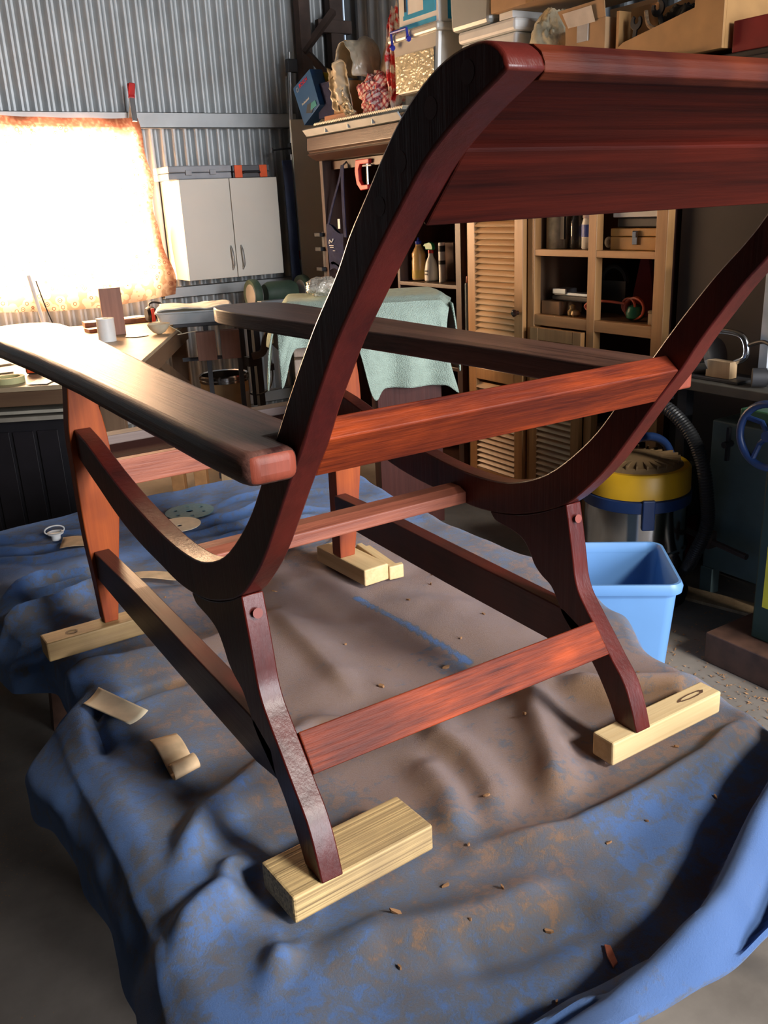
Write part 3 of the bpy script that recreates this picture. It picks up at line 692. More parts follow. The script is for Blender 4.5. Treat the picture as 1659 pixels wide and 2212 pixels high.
# ================================================================ WALL CABINET AND CASES
M_lam = plain('cream_laminate', (.66, .61, .52), .45, 0, .03, 3)
wc = thing('wall_cabinet', (2.45, 5.78, 1.035), 'cream two-door wall cabinet with arched metal handles on the corrugated wall', 'cabinet')
MB().box((2.125, 5.66, 1.038), (2.795, 5.975, 1.645)).build('body', M_lam, wc, bevel=.002)
for x0, x1, hx in ((2.125, 2.458, 2.428), (2.463, 2.795, 2.500)):
    d = MB().box((x0, 5.64, 1.038), (x1, 5.658, 1.645)).build('door', M_lam, wc, bevel=.002)
    MB().tube(spline([(hx, 5.638, 1.235), (hx-.002, 5.612, 1.205), (hx, 5.606, 1.16), (hx+.002, 5.612, 1.115), (hx, 5.638, 1.085)], 6), .005, 8).build('handle', M_alu, d, smooth=True)
M_gcase = plain('grey_case_plastic', (.30, .31, .33), .4)
cs = thing('tool_case', (2.28, 5.78, 1.645), 'flat grey plastic tool case on top of the cream wall cabinet', 'case')
MB().box((2.07, 5.66, 1.646), (2.49, 5.93, 1.684)).build('base', M_gcase, cs, bevel=.006)
MB().box((2.07, 5.655, 1.686), (2.49, 5.93, 1.725)).build('lid', M_gcase, cs, bevel=.006)
for x in (2.2, 2.36): MB().box((x-.02, 5.645, 1.67), (x+.02, 5.657, 1.70)).build('latch', M_gcase, cs, bevel=.002)
cs = thing('tool_case', (2.63, 5.76, 1.645), 'dark grey power tool case with two orange latches on the wall cabinet', 'case')
MB().box((2.50, 5.66, 1.646), (2.76, 5.90, 1.682)).build('base', plain('charcoal_case_plastic', (.07, .07, .075), .45), cs, bevel=.005)
MB().box((2.50, 5.66, 1.685), (2.76, 5.90, 1.722)).build('lid', plain('charcoal_case_plastic', (.10, .10, .105), .45), cs, bevel=.005)
M_or = plain('orange_plastic', (.75, .10, .02), .4)
for x in (2.535, 2.71): MB().box((x-.026, 5.648, 1.648), (x+.026, 5.66, 1.722)).build('latch', M_or, cs, bevel=.002)
MB().tube([(2.565, 5.645, 1.676), (2.57, 5.635, 1.682), (2.675, 5.635, 1.682), (2.68, 5.645, 1.676)], .007, 8).build('handle', M_black, cs)

# ================================================================ CURTAIN, CLAMPS, POLE
def curtain_mat():
    m, n, l, b = newmat('printed_cotton_curtain')
    tc = n.new('ShaderNodeTexCoord')
    v = n.new('ShaderNodeTexVoronoi'); v.feature = 'F1'; v.inputs['Scale'].default_value = 22; l.new(tc.outputs['Object'], v.inputs['Vector'])
    v2 = n.new('ShaderNodeTexVoronoi'); v2.feature = 'DISTANCE_TO_EDGE'; v2.inputs['Scale'].default_value = 22; l.new(tc.outputs['Object'], v2.inputs['Vector'])
    r = n.new('ShaderNodeValToRGB'); e = r.color_ramp.elements; r.color_ramp.interpolation = 'CONSTANT'
    e[0].position = 0; e[0].color = (.20, .07, .03, 1); e[1].position = .10; e[1].color = (.62, .36, .20, 1)
    q = e.new(.22); q.color = (.24, .09, .04, 1); q = e.new(.30); q.color = (.60, .34, .19, 1); q = e.new(.62); q.color = (.45, .22, .11, 1)
    l.new(v.outputs['Distance'], r.inputs['Fac'])
    at = n.new('ShaderNodeAttribute'); at.attribute_name = 'border'
    mx = n.new('ShaderNodeMix'); mx.data_type = 'RGBA'; l.new(at.outputs['Fac'], mx.inputs[0]); l.new(r.outputs['Color'], mx.inputs[6]); mx.inputs[7].default_value = (.22, .06, .03, 1)
    df = n.new('ShaderNodeBsdfDiffuse'); tl = n.new('ShaderNodeBsdfTranslucent'); tp = n.new('ShaderNodeBsdfTransparent')
    l.new(mx.outputs[2], df.inputs[0]); l.new(mx.outputs[2], tl.inputs[0])
    warm = n.new('ShaderNodeMix'); warm.data_type = 'RGBA'; warm.inputs[0].default_value = .5; l.new(mx.outputs[2], warm.inputs[6]); warm.inputs[7].default_value = (1, .85, .62, 1)
    l.new(warm.outputs[2], tp.inputs[0])
    m1 = n.new('ShaderNodeMixShader'); m1.inputs[0].default_value = .5; l.new(df.outputs[0], m1.inputs[1]); l.new(tl.outputs[0], m1.inputs[2])
    m2 = n.new('ShaderNodeMixShader'); m2.inputs[0].default_value = .22; l.new(m1.outputs[0], m2.inputs[1]); l.new(tp.outputs[0], m2.inputs[2])
    l.new(m2.outputs[0], n['Material Output'].inputs['Surface'])
    return m
bord = []
def cur(u, v):
    x = .42+(2.05-.42)*u
    xr_shift = (-.05+.07*v+.018*math.sin(v*9)+.008*math.sin(v*23))*sm(.85, 1, u)
    z = 2.035-(2.035-.955)*v + .02*math.sin(u*3.2+2)*(1-v) + (.035*math.sin(u*5+1)+.05*(1-u)*-1)*v
    z -= .09*sm(.88, 1, u)*(v > .98)*0
    y = 5.885+.012*math.sin(u*38+v*2)+.02*nz(u*6, v*4)+.05*sm(.93, 1, u)*math.sin(v*12)*.5
    bord.append(max(0, min(1, (.95 if v < .045 else .55*(1-sm(.045, .10, v)))+.8*sm(.955, .99, u)+.5*nz(u*90, v*70))) if (v < .11 or u > .95) else 0)
    return Vector((x+xr_shift+.10*v*sm(.5, 1, u)*.35, y, z))
cu = MB().grid(cur, 200, 120).build('window_curtain', curtain_mat(), smooth=True, fix=False)
a = cu.data.attributes.new('border', 'FLOAT', 'POINT'); a.data.foreach_set('value', bord)
tag(cu, 'orange brown floral cotton cloth hung over the bright window', 'curtain')
def spring_clamp(x, y, z, label):
    t = thing('spring_clamp', (x, y, z), label, 'clamp')
    for s in (-1, 1):
        M = Matrix.Translation((x, y, z+.09)) @ Matrix.Rotation(R(16*s), 4, 'X') @ Matrix.Rotation(R(5), 4, 'Y')
        MB().box((-.016, -.006+.018*s, -.10), (.016, .006+.018*s, .06), M=M).build('jaw', M_alu, t, bevel=.004)
        MB().box((-.019, -.009+.018*s, .04), (.019, .009+.018*s, .13), M=M).build('grip', M_red, t, bevel=.006)
    return t
spring_clamp(1.965, 5.86, 1.99, 'red handled spring clamp holding the curtain to the steel girt')
pole = thing('sash_clamp', (2.93, 5.80, .02), 'tall aluminium sash clamp bar with a red slide leaning by the corner', 'clamp')
p0, p1 = Vector((2.90, 5.78, .02)), Vector((3.065, 5.85, 2.42))
MB().tube([p0, p1], .013, 12).build('bar', M_alu, pole, smooth=True)
pc = p0.lerp(p1, .465)
MB().box((pc.x-.028, pc.y-.03, pc.z-.028), (pc.x+.034, pc.y+.02, pc.z+.03)).box((pc.x+.0, pc.y-.03, pc.z+.03), (pc.x+.012, pc.y-.01, pc.z+.075)).build('slide', M_red, pole, bevel=.004)
pc = p0.lerp(p1, .755)
MB().box((pc.x-.02, pc.y-.02, pc.z-.04), (pc.x+.02, pc.y+.02, pc.z+.03)).tube([(pc.x, pc.y-.01, pc.z), (pc.x-.16, pc.y-.02, pc.z-.015)], .006).tube([(pc.x-.16, pc.y-.02, pc.z-.03), (pc.x-.16, pc.y-.02, pc.z)], .008).build('screw_head', M_steeld, pole)
pc = p0.lerp(p1, .97)
MB().box((pc.x-.022, pc.y-.02, pc.z-.05), (pc.x+.05, pc.y+.02, pc.z+.03)).build('fixed_jaw', M_steeld, pole, bevel=.003)
# roof column in the corner
M_rust = plain('rusty_primer_steel', (.085, .058, .048), .7, .2, .3, 8)
tag(MB().box((3.155, 5.84, 0), (3.235, 5.92, ZC)).build('trim_4', M_rust, bevel=.004), kind='structure')
tag(MB().box((3.40, 5.86, 1.9), (3.50, 5.93, ZC)).box((3.30, 5.85, 2.55), (3.56, 5.90, 2.63)).build('trim_5', M_rust, bevel=.004), kind='structure')
def bar_(a, b, w_, name='trim_6'):
    return MB().tube([a, b], w_, 4).build(name, M_rust)
tag(bar_((3.17, 5.85, 2.42), (3.42, 5.85, 2.68), .028), kind='structure')
tag(bar_((3.20, 5.85, 2.42), (3.44, 5.85, 2.20), .028, 'trim_7'), kind='structure')
lb = MB().box((-.17, -.015, 0), (.17, .015, 2.0)).build('leaning_board', plain('cream_melamine', (.62, .60, .53), .5, 0, .05, 3), origin=(0, 0, 0), bevel=.002)
lb.location = (3.12, 5.62, 0.0); lb.rotation_euler = (R(-2.2), 0, R(-14)); tag(lb, 'tall cream board leaning in the corner beside the dark wardrobe', 'board')
nb = MB().box((-.03, -.01, 0), (.03, .01, 1.75)).build('leaning_board', plain('navy_panel', (.012, .03, .10), .5), origin=(0, 0, 0))
nb.location = (2.905, 5.66, 0.0); nb.rotation_euler = (R(-2), 0, R(-14)); tag(nb, 'narrow navy blue board edge behind the aluminium clamp bar', 'board')
# ================================================================ DARK WARDROBE
M_wdark = wood('dark_wardrobe_wood', (.032, .014, .010), (.085, .036, .024), 'z', rough=.45, fine=40)
M_wdarky = wood('brown_cornice_wood', (.035, .017, .010), (.085, .042, .024), 'y', rough=.4, fine=40)
wd = thing('wardrobe', (3.1, 4.4, 0), 'tall dark wooden wardrobe without doors, moulded cornice on top', 'wardrobe')
WY0, WY1 = 3.68, 5.06
MB().box((2.80, WY1-.035, 0), (3.42, WY1, 1.745)).build('side_panel', M_wdark, wd, bevel=.002)
MB().box((2.80, WY0, 0), (3.42, WY0+.045, 1.745)).build('side_panel', M_wdark, wd, bevel=.002)
MB().box((2.82, 4.26, 0), (3.40, 4.285, 1.745)).build('divider', M_wdark, wd, bevel=.002)
MB().box((3.40, WY0, 0), (3.42, WY1, 1.745)).build('back_panel', M_wdark, wd)
MB().box((2.82, WY0, .06), (3.40, WY1, .09)).build('floor_panel', M_wdark, wd)
for z in (1.04, .62): MB().box((2.815, WY0+.045, z-.02), (3.39, 4.26, z)).build('shelf', M_wdarky, wd, bevel=.002)
MB().prism([(2.735, 1.835), (2.730, 1.765), (2.745, 1.752), (2.728, 1.740), (2.79, 1.705), (3.42, 1.705), (3.42, 1.835)], 'y', 3.62, 5.075).build('cornice', M_wdarky, wd, bevel=.003)
MB().box((2.86, 4.285, 1.655), (2.88, 5.03, 1.70)).build('hook_rail', M_wdark, wd)
MB().tube([(2.862, 4.84, 1.69), (2.835, 4.84, 1.67), (2.825, 4.84, 1.655), (2.832, 4.84, 1.665)], .005, 6).build('hook', M_alu, wd)
# navy shoulder bag
M_navy = plain('navy_cotton', (.012, .018, .07), .9, 0, .2, 30, bump=.3, bs=300)
bag = thing('shoulder_bag', (2.80, 4.92, 1.08), 'navy blue fabric shoulder bag hanging from its strap inside the wardrobe', 'bag')
m = MB(); nb_ = 18
def bagf(u, v):
    y = 5.02-.20*u+.01*math.sin(v*5); z = 1.345-.27*v-.05*u*(1-v)+.012*math.sin(u*6)
    return (y, z, .022*math.sin(math.pi*u)*math.sin(math.pi*min(1, v+.15)))
for s in (-1, 1): m.grid(lambda u, v: Vector((2.80+s*bagf(u, v)[2]+.003*nz(u*8, v*8), bagf(u, v)[0], bagf(u, v)[1])), 16, 16)
m.build('pouch', M_navy, bag, smooth=True)
def strap(pts, wdt):
    P = spline(pts, 10); mm = MB()
    for a_, b_ in zip(P, P[1:]):
        i0 = len(mm.v)
        mm.v += [a_+Vector((0, wdt/2, 0)), a_-Vector((0, wdt/2, 0)), b_-Vector((0, wdt/2, 0)), b_+Vector((0, wdt/2, 0))]; mm.f.append((i0, i0+1, i0+2, i0+3)); mm.m.append(0)
    return mm
strap([(2.80, 5.0, 1.335), (2.81, 4.95, 1.45), (2.825, 4.87, 1.60), (2.83, 4.845, 1.672)], .022).build('strap', M_navy, bag, solid=.004)
strap([(2.80, 4.80, 1.27), (2.805, 4.81, 1.38), (2.815, 4.825, 1.55), (2.83, 4.838, 1.672)], .03).build('strap', M_navy, bag, solid=.004)
MB().box((2.768, 4.802, 1.32), (2.771, 4.825, 1.375), M=None).build('swing_tag', M_white, bag)
pr = MB().tube(spline([(2.775, 4.955, 1.235), (2.774, 4.945, 1.255), (2.774, 4.93, 1.245), (2.774, 4.918, 1.245), (2.775, 4.905, 1.262)], 8), .0035, 6)
for k in range(2): pr.box((2.7735, 4.905, 1.222-.011*k), (2.7755, 4.955-.008*k, 1.226-.011*k))
pr.box((2.774, 4.89, 1.192), (2.776, 4.915, 1.195)); pr.build('white_print', M_white, bag)
gc = thing('g_clamp', (2.86, 4.6, 1.53), 'red cast steel clamp hanging under the wardrobe cornice', 'clamp')
MB().prism([(4.70, 1.69), (4.56, 1.69), (4.56, 1.665), (4.655, 1.665), (4.675, 1.64), (4.67, 1.58), (4.645, 1.555), (4.58, 1.555), (4.58, 1.53), (4.66, 1.525), (4.70, 1.56), (4.715, 1.63)], 'x', 2.835, 2.86).build('frame', M_red, gc, bevel=.004)
MB().tube([(2.848, 4.595, 1.68), (2.848, 4.595, 1.535)], .007, 8).tube([(2.848, 4.55, 1.655), (2.848, 4.64, 1.655)], .005, 8).build('screw', M_alu, gc)
bk = thing('bar_clamp', (2.79, 5.08, .95), 'black notched bar clamp hung on the wardrobe side', 'clamp')
MB().box((2.80, 5.0605, .95), (2.808, 5.09, 1.30)).build('bar', M_steeld, bk)
for z in (1.285, 1.20, 1.08): MB().box((2.77, 5.061, z-.012), (2.84, 5.13, z+.012)).build('jaw', M_black, bk, bevel=.003)
# bottles on the wardrobe shelf
def bottle(name, x, y, z, prof, mat, cap_prof, cap_mat, label, extra=None, grp=None):
    t = thing(name, (x, y, z), label, 'bottle', grp)
    MB().lathe(prof, (x, y, z), 28).build('body', mat, t, smooth=True)
    if cap_prof: MB().lathe(cap_prof, (x, y, z), 20).build('cap', cap_mat, t, smooth=True)
    return t
M_milk = plain('translucent_milky_plastic', (.62, .62, .58), .35, 0, .05, spec=.5)
M_oil = plain('amber_liquid_plastic', (.60, .38, .14), .3)
b1 = bottle('glue_bottle', 2.90, 4.19, 1.041, [(.03, 0), (.038, .005), (.039, .10), (.036, .115), (.038, .13), (.036, .145), (.020, .175), (.016, .18), (.016, .19), (.0, .19)], M_oil, [(.017, .19), (.018, .205), (.008, .21), (.004, .225), (0, .226)], plain('blue_cap', (.02, .05, .45), .4), 'amber filled clear bottle with a blue cap on the wardrobe shelf')
MB().lathe([(.0395, .012), (.0395, .055)], (2.90, 4.19, 1.041), 28).build('label', plain('yellow_label', (.55, .40, .08), .5), b1)
b2 = bottle('spray_bottle', 2.90, 4.075, 1.041, [(.03, 0), (.037, .006), (.036, .06), (.028, .10), (.014, .13), (.013, .145), (0, .145)], M_milk, [(.015, .145), (.015, .162), (0, .163)], M_red, 'white spray bottle with a green trigger head and red collar')
M_grn = plain('green_plastic', (.01, .22, .08), .4)
MB().prism([(4.11, 1.204), (4.05, 1.204), (4.045, 1.215), (4.055, 1.236), (4.075, 1.243), (4.12, 1.235), (4.135, 1.222), (4.115, 1.218)], 'x', 2.89, 2.91).build('trigger_head', M_grn, b2, bevel=.003)
for k in range(2): MB().box((2.8615, 4.062, 1.075+.016*k), (2.864, 4.086, 1.083+.016*k)).build('printed_mark', M_black, b2)
b3 = thing('spray_can', (2.90, 3.975, 1.041), 'slim white and black sealant tube at the right end of the wardrobe shelf', 'tube')
MB().lathe([(.018, 0), (.018, .19), (.016, .20), (0, .20)], (2.90, 3.975, 1.041), 20).build('body', M_white, b3, smooth=True)
MB().lathe([(.0185, .09), (.0185, .11)], (2.90, 3.975, 1.041), 20).lathe([(.0185, .155), (.0185, .185)], (2.90, 3.975, 1.041), 20).build('band', M_black, b3)
bb = MB().box((2.98, 3.98, 1.042), (3.12, 4.16, 1.235)).build('cardboard_carton', plain('dark_carton', (.09, .045, .03), .7)); tag(bb, 'dark carton standing behind the bottles in the wardrobe', 'box')
# pieces between the wardrobe and the louvred cupboard
def board(name, lo, hi, mat, label, cat='board', bevel=.002, group=None):
    return tag(MB().box(lo, hi).build(name, mat, bevel=bevel), label, cat, group)
M_tan = wood('tan_softwood', (.26, .16, .08), (.52, .36, .20), 'z', rough=.6, fine=50)
board('timber_batten', (2.83, 3.645, 0), (2.87, 3.672, 1.70), M_tan, 'pale tan timber batten standing between wardrobe and louvred cupboard', 'timber')
sv = thing('hard_case', (2.87, 3.675, .845), 'dark blue grey plastic case squeezed upright beside the louvred door', 'case')
MB().box((2.79, 3.622, .80), (2.94, 3.644, 1.06)).build('shell', plain('blue_grey_plastic', (.045, .065, .085), .45), sv, bevel=.008)
MB().tube([(2.80, 3.633, 1.06), (2.80, 3.633, 1.085), (2.88, 3.633, 1.085), (2.88, 3.633, 1.06)], .006, 8).build('handle', plain('rust_plastic', (.30, .06, .03), .5), sv)
tag(MB().box((2.90, 3.55+.08, 0), (2.98, 3.645, .80)).build('timber_batten', M_wdark), 'dark timber batten the blue grey case stands on', 'timber')

# ================================================================ LOUVRED CUPBOARD
M_cup = wood('honey_pine_upright', (.32, .15, .05), (.60, .33, .13), 'z', rough=.38, fine=45, patch=(.45, .22, .08), patch_amt=.5)
M_cupy = wood('honey_pine_rail', (.32, .15, .05), (.60, .33, .13), 'y', rough=.38, fine=45, patch=(.45, .22, .08), patch_amt=.5)
M_slat = wood('honey_pine_slat', (.56, .34, .17), (.80, .56, .32), 'y', rough=.3, fine=60, coat=.4)
M_ply = plain('brown_hardboard', (.20, .11, .06), .6, 0, .15, 5)
M_cdark = plain('dark_stained_board', (.045, .022, .014), .7)  # dark brown board for the cupboard back
cu_ = thing('louvred_cupboard', (3.1, 3.0, 0), 'honey pine cupboard with louvred doors and open shelves along the right wall', 'cupboard')
CT = 1.90
for (y0, y1) in ((3.595, 3.62), (3.14, 3.185), (2.765, 2.81), (2.40, 2.455)):
    full = y0 not in (3.595,)
    MB().box((2.80 if full else 2.82, y0, 0), (2.84 if full else 3.42, y1, CT)).build('upright', M_cup, cu_, bevel=.002)
MB().box((2.84, 3.155, .92), (3.40, 3.175, CT)).build('partition', M_ply, cu_)
MB().box((2.84, 2.405, 0), (3.42, 2.43, CT)).build('partition', M_wdark, cu_)
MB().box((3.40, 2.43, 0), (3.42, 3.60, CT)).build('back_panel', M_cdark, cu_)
MB().box((2.80, 2.40, CT-.03), (3.42, 3.62, CT)).build('top', M_cupy, cu_)
MB().box((2.84, 3.175, .05), (3.40, 3.595, .08)).build('floor_panel', M_cupy, cu_)
for z0, z1 in ((1.198, 1.226), (.895, .942)):
    for y0, y1 in ((2.81, 3.14), (2.455, 2.765)):
        MB().box((2.802, y0, z0), (2.835, y1, z1)).build('rail', M_cupy, cu_, bevel=.0015)
    MB().box((2.835, 2.43, z1-.018), (3.40, 3.155, z1-.002)).build('shelf', M_ply, cu_)
MB().box((2.835, 2.43, .46), (3.40, 2.80, .48)).build('shelf', M_ply, cu_)
def louvre_door(y0, y1, z0, z1, st, knob=None):
    d = MB().box((2.775, y1-st, z0), (2.80, y1, z1)).box((2.775, y0, z0), (2.80, y0+st, z1)).box((2.776, y0+st, z0), (2.799, y1-st, z0+.07)).box((2.776, y0+st, z1-.055), (2.799, y1-st, z1))
    if z1 > 1.2: d.box((2.776, y0+st, .60), (2.799, y1-st, .655))
    do = d.build('door', M_cup, cu_, bevel=.002)
    m = MB(); z = z0+.075
    while z < z1-.06:
        if not (z1 > 1.2 and .585 < z < .65):
            m.add([(2.773, y0+st, z), (2.773, y1-st, z), (2.797, y1-st, z+.024), (2.797, y0+st, z+.024), (2.777, y0+st, z-.004), (2.777, y1-st, z-.004), (2.801, y1-st, z+.020), (2.801, y0+st, z+.020)],
                  [(0,1,2,3),(7,6,5,4),(0,4,5,1),(1,5,6,2),(2,6,7,3),(3,7,4,0)])
        z += .0275
    m.build('louvres', M_slat, do)
    if knob: MB().lathe([(.010, 0), (.009, .012), (.016, .018), (.017, .026), (.010, .032), (0, .033)], (2.775, knob[0], knob[1]), 18, M=Matrix.Rotation(R(-90), 3, 'Y')).build('knob', plain('dark_brown_knob', (.03, .012, .008), .25), do, smooth=True)
louvre_door(3.190, 3.595, .07, 1.86, .058, (3.222, .945))
louvre_door(2.815, 3.138, .07, .888, .050)
# contents of the open shelves
def carton(name, lo, hi, mat, label, cat='box', bevel=.002, group=None, rz=0): return tag(MB().box(lo, hi, rot=rz).build(name, mat, bevel=bevel), label, cat, group)
M_kraft = plain('kraft_cardboard', (.42, .26, .13), .8, 0, .12, 8)
M_kraftd = plain('kraft_cardboard_shaded', (.34, .20, .10), .8, 0, .12, 8)
S1, S2 = 1.2255, .9415
tn = thing('paint_tin', (2.90, 3.09, S1), 'tan paint stained tin with a dark printed panel on the upper shelf', 'tin')
MB().lathe([(.055, 0), (.056, .004), (.056, .16), (.052, .165), (0, .165)], (2.90, 3.09, S1), 28).build('body', plain('tan_paint', (.50, .38, .22), .6, 0, .3, 20), tn, smooth=True)
MB().box((2.862, 3.02, S1+.04), (2.872, 3.045, S1+.165)).build('printed_panel', M_black, tn)
M_gls = plain('smoky_glass', (.05, .045, .04), .1, 0, .1, spec=.8)
tag(MB().lathe([(.032, 0), (.034, .005), (.034, .11), (.026, .13), (.026, .15), (0, .15)], (2.91, 2.985, S1), 24).build('glass_jar', M_gls, smooth=True), 'dark glass jar between the tan tin and the white tub', 'jar')
wt = thing('plastic_tub', (2.90, 2.90, S1), 'blue and white labelled plastic tub on the upper shelf', 'tub')
MB().lathe([(.033, 0), (.036, .004), (.037, .10), (.030, .125), (0, .13)], (2.90, 2.90, S1), 28).build('body', M_white, wt, smooth=True)
MB().lathe([(.0375, .05), (.0378, .10)], (2.90, 2.90, S1), 28).build('label', plain('blue_label', (.05, .10, .45), .5), wt)
MB().lathe([(.031, .125), (.033, .128), (.033, .15), (0, .152)], (2.90, 2.90, S1), 24).build('lid', plain('pink_grey_lid', (.50, .38, .38), .4), wt, smooth=True)
tag(MB().lathe([(.022, 0), (.022, .13), (.018, .133), (0, .134)], (2.875, 2.84, S1), 20).build('white_bottle', M_white, smooth=True), 'plain white cylinder bottle beside the blue labelled tub', 'bottle')
yb = thing('wooden_box', (2.92, 2.6, S1), 'honey coloured wooden box with a chrome latch on the upper shelf', 'box')
MB().box((2.85, 2.47, S1), (3.05, 2.735, S1+.052)).build('base', plain('varnished_box_wood', (.52, .27, .06), .35), yb, bevel=.003)
MB().box((2.85, 2.47, S1+.054), (3.05, 2.735, S1+.085)).build('lid', plain('varnished_box_wood', (.52, .27, .06), .35), yb, bevel=.003)
MB().box((2.842, 2.585, S1+.022), (2.851, 2.612, S1+.076)).box((2.838, 2.588, S1+.05), (2.844, 2.609, S1+.074)).build('latch', M_chrome, yb, bevel=.002)
tag(MB().box((2.86, 2.47, S1+.087), (3.06, 2.71, S1+.125)).build('black_case', M_black, bevel=.006), 'flat black case stacked on the honey wooden box', 'case')
tb_ = thing('white_carton', (2.93, 2.6, S1+.126), 'white carton with blue marks, topmost of the stack on the upper shelf', 'box')
MB().box((2.85, 2.47, S1+.127), (3.06, 2.725, S1+.23)).build('body', M_white, tb_, bevel=.003)
MB().prism([(2.69, S1+.15), (2.66, S1+.175), (2.665, S1+.20), (2.70, S1+.20)], 'x', 2.8475, 2.8505).build('blue_print', M_blu, tb_)
tag(MB().tube([(2.86, 2.755, S1+.03), (2.98, 2.755, S1+.03)], .022, 18).tube([(2.858, 2.755, S1+.03), (2.87, 2.755, S1+.03)], .010, 12).build('tape_roll', plain('brown_tape', (.14, .09, .05), .5), smooth=True), 'small brown roll lying on its side left of the wooden box', 'tape')
carton('cardboard_tray', (2.84, 3.02, S2), (2.98, 3.135, S2+.058), M_kraftd, 'low brown cardboard tray holding metal tools on the middle shelf')
pl = thing('router', (2.89, 3.0, S2+.06), 'silver and black power planer body resting over the cardboard tray', 'power tool')
MB().box((2.855, 2.86, S2+.085), (2.90, 3.07, S2+.10)).box((2.85, 2.99, S2+.09), (2.92, 3.075, S2+.115)).build('sole', M_alu, pl, bevel=.004)
MB().box((2.86, 2.86, S2+.0595), (2.94, 3.09, S2+.086)).build('motor_body', M_black, pl, bevel=.008)
tag(MB().tube([(3.05, 2.89+.07*math.cos(t), S2+.13+.07*math.sin(t)) for t in [math.pi*i/14 for i in range(15)]], .014, 10).box((3.03, 2.81, S2), (3.07, 2.97, S2+.14)).build('saw_guard', M_black, smooth=False), 'black rounded tool guard standing at the back of the middle shelf', 'power tool')
m = MB()
for k in range(5): m.tube([(2.88+.016*(k % 3), 2.62+(.052-.006*k)*math.cos(t)+.01*k, S2+.052+(.042-.004*k)*math.sin(t)+.003*k) for t in [2*math.pi*i/30 for i in range(30)]], .0055, 7, closed=True)
m.tube(spline([(2.87, 2.66, S2+.07), (2.862, 2.74, S2+.075), (2.862, 2.83, S2+.07), (2.862, 2.88, S2+.05), (2.862, 2.86, S2+.03), (2.865, 2.80, S2+.015)], 8), .0055, 7)
tag(m.build('extension_lead', plain('orange_cable', (.55, .10, .05), .45), smooth=True), 'coiled orange extension lead on the middle shelf', 'cable')
gb = MB().lathe([(.02, 0), (.036, .01), (.040, .03), (.03, .055), (.01, .065), (0, .066)], (2.90, 2.63, S2+.003), 20)
tag(gb.build('green_bag', plain('green_film', (.02, .20, .09), .4), smooth=True), 'small green bundle inside the orange cable coil', 'bundle')
blk = MB().box((2.835, 2.465, S2), (2.875, 2.505, S2+.045)).box((2.838, 2.468, S2+.045), (2.87, 2.51, S2+.056), rot=R(12))
tag(blk.build('timber_offcut', M_tan, bevel=.002), 'small pale stacked timber offcut at the right end of the middle shelf', 'wood offcut')
m = MB().lathe([(.012, 0), (.02, .004), (.022, .02), (.012, .032), (.014, .045), (0, .05)], (2.86, 2.955, S2), 14).lathe([(.014, 0), (.022, .01), (.018, .024), (0, .03)], (2.85, 2.925, S2), 12)
tag(m.build('brass_fitting', plain('dull_brass', (.42, .30, .14), .45, .3), smooth=True), 'dull brass fitting next to the cardboard tray', 'fitting')
tag(MB().add([(2.98, 2.74, S2), (3.06, 2.66, S2), (3.02, 2.72, S2+.25), (3.04, 2.70, S2+.25), (3.0, 2.74, S2), (3.08, 2.66, S2), (3.04, 2.72, S2+.25), (3.06, 2.70, S2+.25)], [(0,1,3,2),(4,6,7,5),(0,2,6,4),(1,5,7,3),(0,4,5,1),(2,3,7,6)]).build('red_folder', plain('dark_red_card', (.22, .01, .015), .5)), 'dark red tapered plate leaning at the back of the middle shelf', 'board')

# ================================================================ ON TOP OF THE WARDROBE AND CUPBOARD
sh = thing('shelf_channel', (2.76, 4.5, 1.835), 'grey metal channel lying along the wardrobe cornice', 'metal channel')
MB().prism([(2.70, 1.875), (2.725, 1.842), (2.80, 1.838), (2.80, 1.842), (2.73, 1.847), (2.708, 1.880)], 'y', 4.05, 5.06).build('channel', M_galv, sh)
for y in (4.3, 4.55, 4.8): MB().box((2.705, y-.004, 1.846), (2.80, y+.004, 1.876)).build('rib', M_galvd, sh)
m = MB(); vs = []; fs = []; n = 150
for i in range(n+1):
    y = 4.05+.93*i/n; d = .004*math.sin(i*math.pi/1.5)
    vs += [(2.735, y, 1.895+d), (3.2, y, 1.895+d), (2.735, y, 1.905+d), (3.2, y, 1.905+d)]
for i in range(n): a_ = 4*i; fs += [(a_, a_+4, a_+5, a_+1), (a_+2, a_+3, a_+7, a_+6), (a_, a_+2, a_+6, a_+4)]
m.add(vs, fs); tag(m.build('ribbed_sheet', plain('cream_polycarbonate', (.66, .64, .54), .45, 0, .05), fix=False), 'cream ribbed plastic sheet on top of the metal channel', 'sheet')
tag(MB().box((2.82, 4.05, 1.842), (3.3, 4.98, 1.888)).build('timber_board', M_wdarky), 'flat brown board under the ribbed plastic sheet', 'board')
TP = 1.912
tag(MB().box((2.82, 4.66, TP), (3.1, 5.0, TP+.035)).build('drawer_front', plain('orange_brown_veneer', (.36, .15, .055), .45), bevel=.003), 'orange brown wooden slab under the cardboard box', 'board')
cb = MB().box((2.86, 4.76, TP+.036), (3.08, 4.95, TP+.20)).add([(2.84, 4.95, TP+.22), (2.84, 4.76, TP+.22), (2.80, 4.76, TP+.25), (2.80, 4.96, TP+.19)], [(0, 1, 2, 3)]); tag(cb.build('cardboard_box', M_kraft, fix=False), 'brown cardboard box under the bubble film on the wardrobe', 'box')
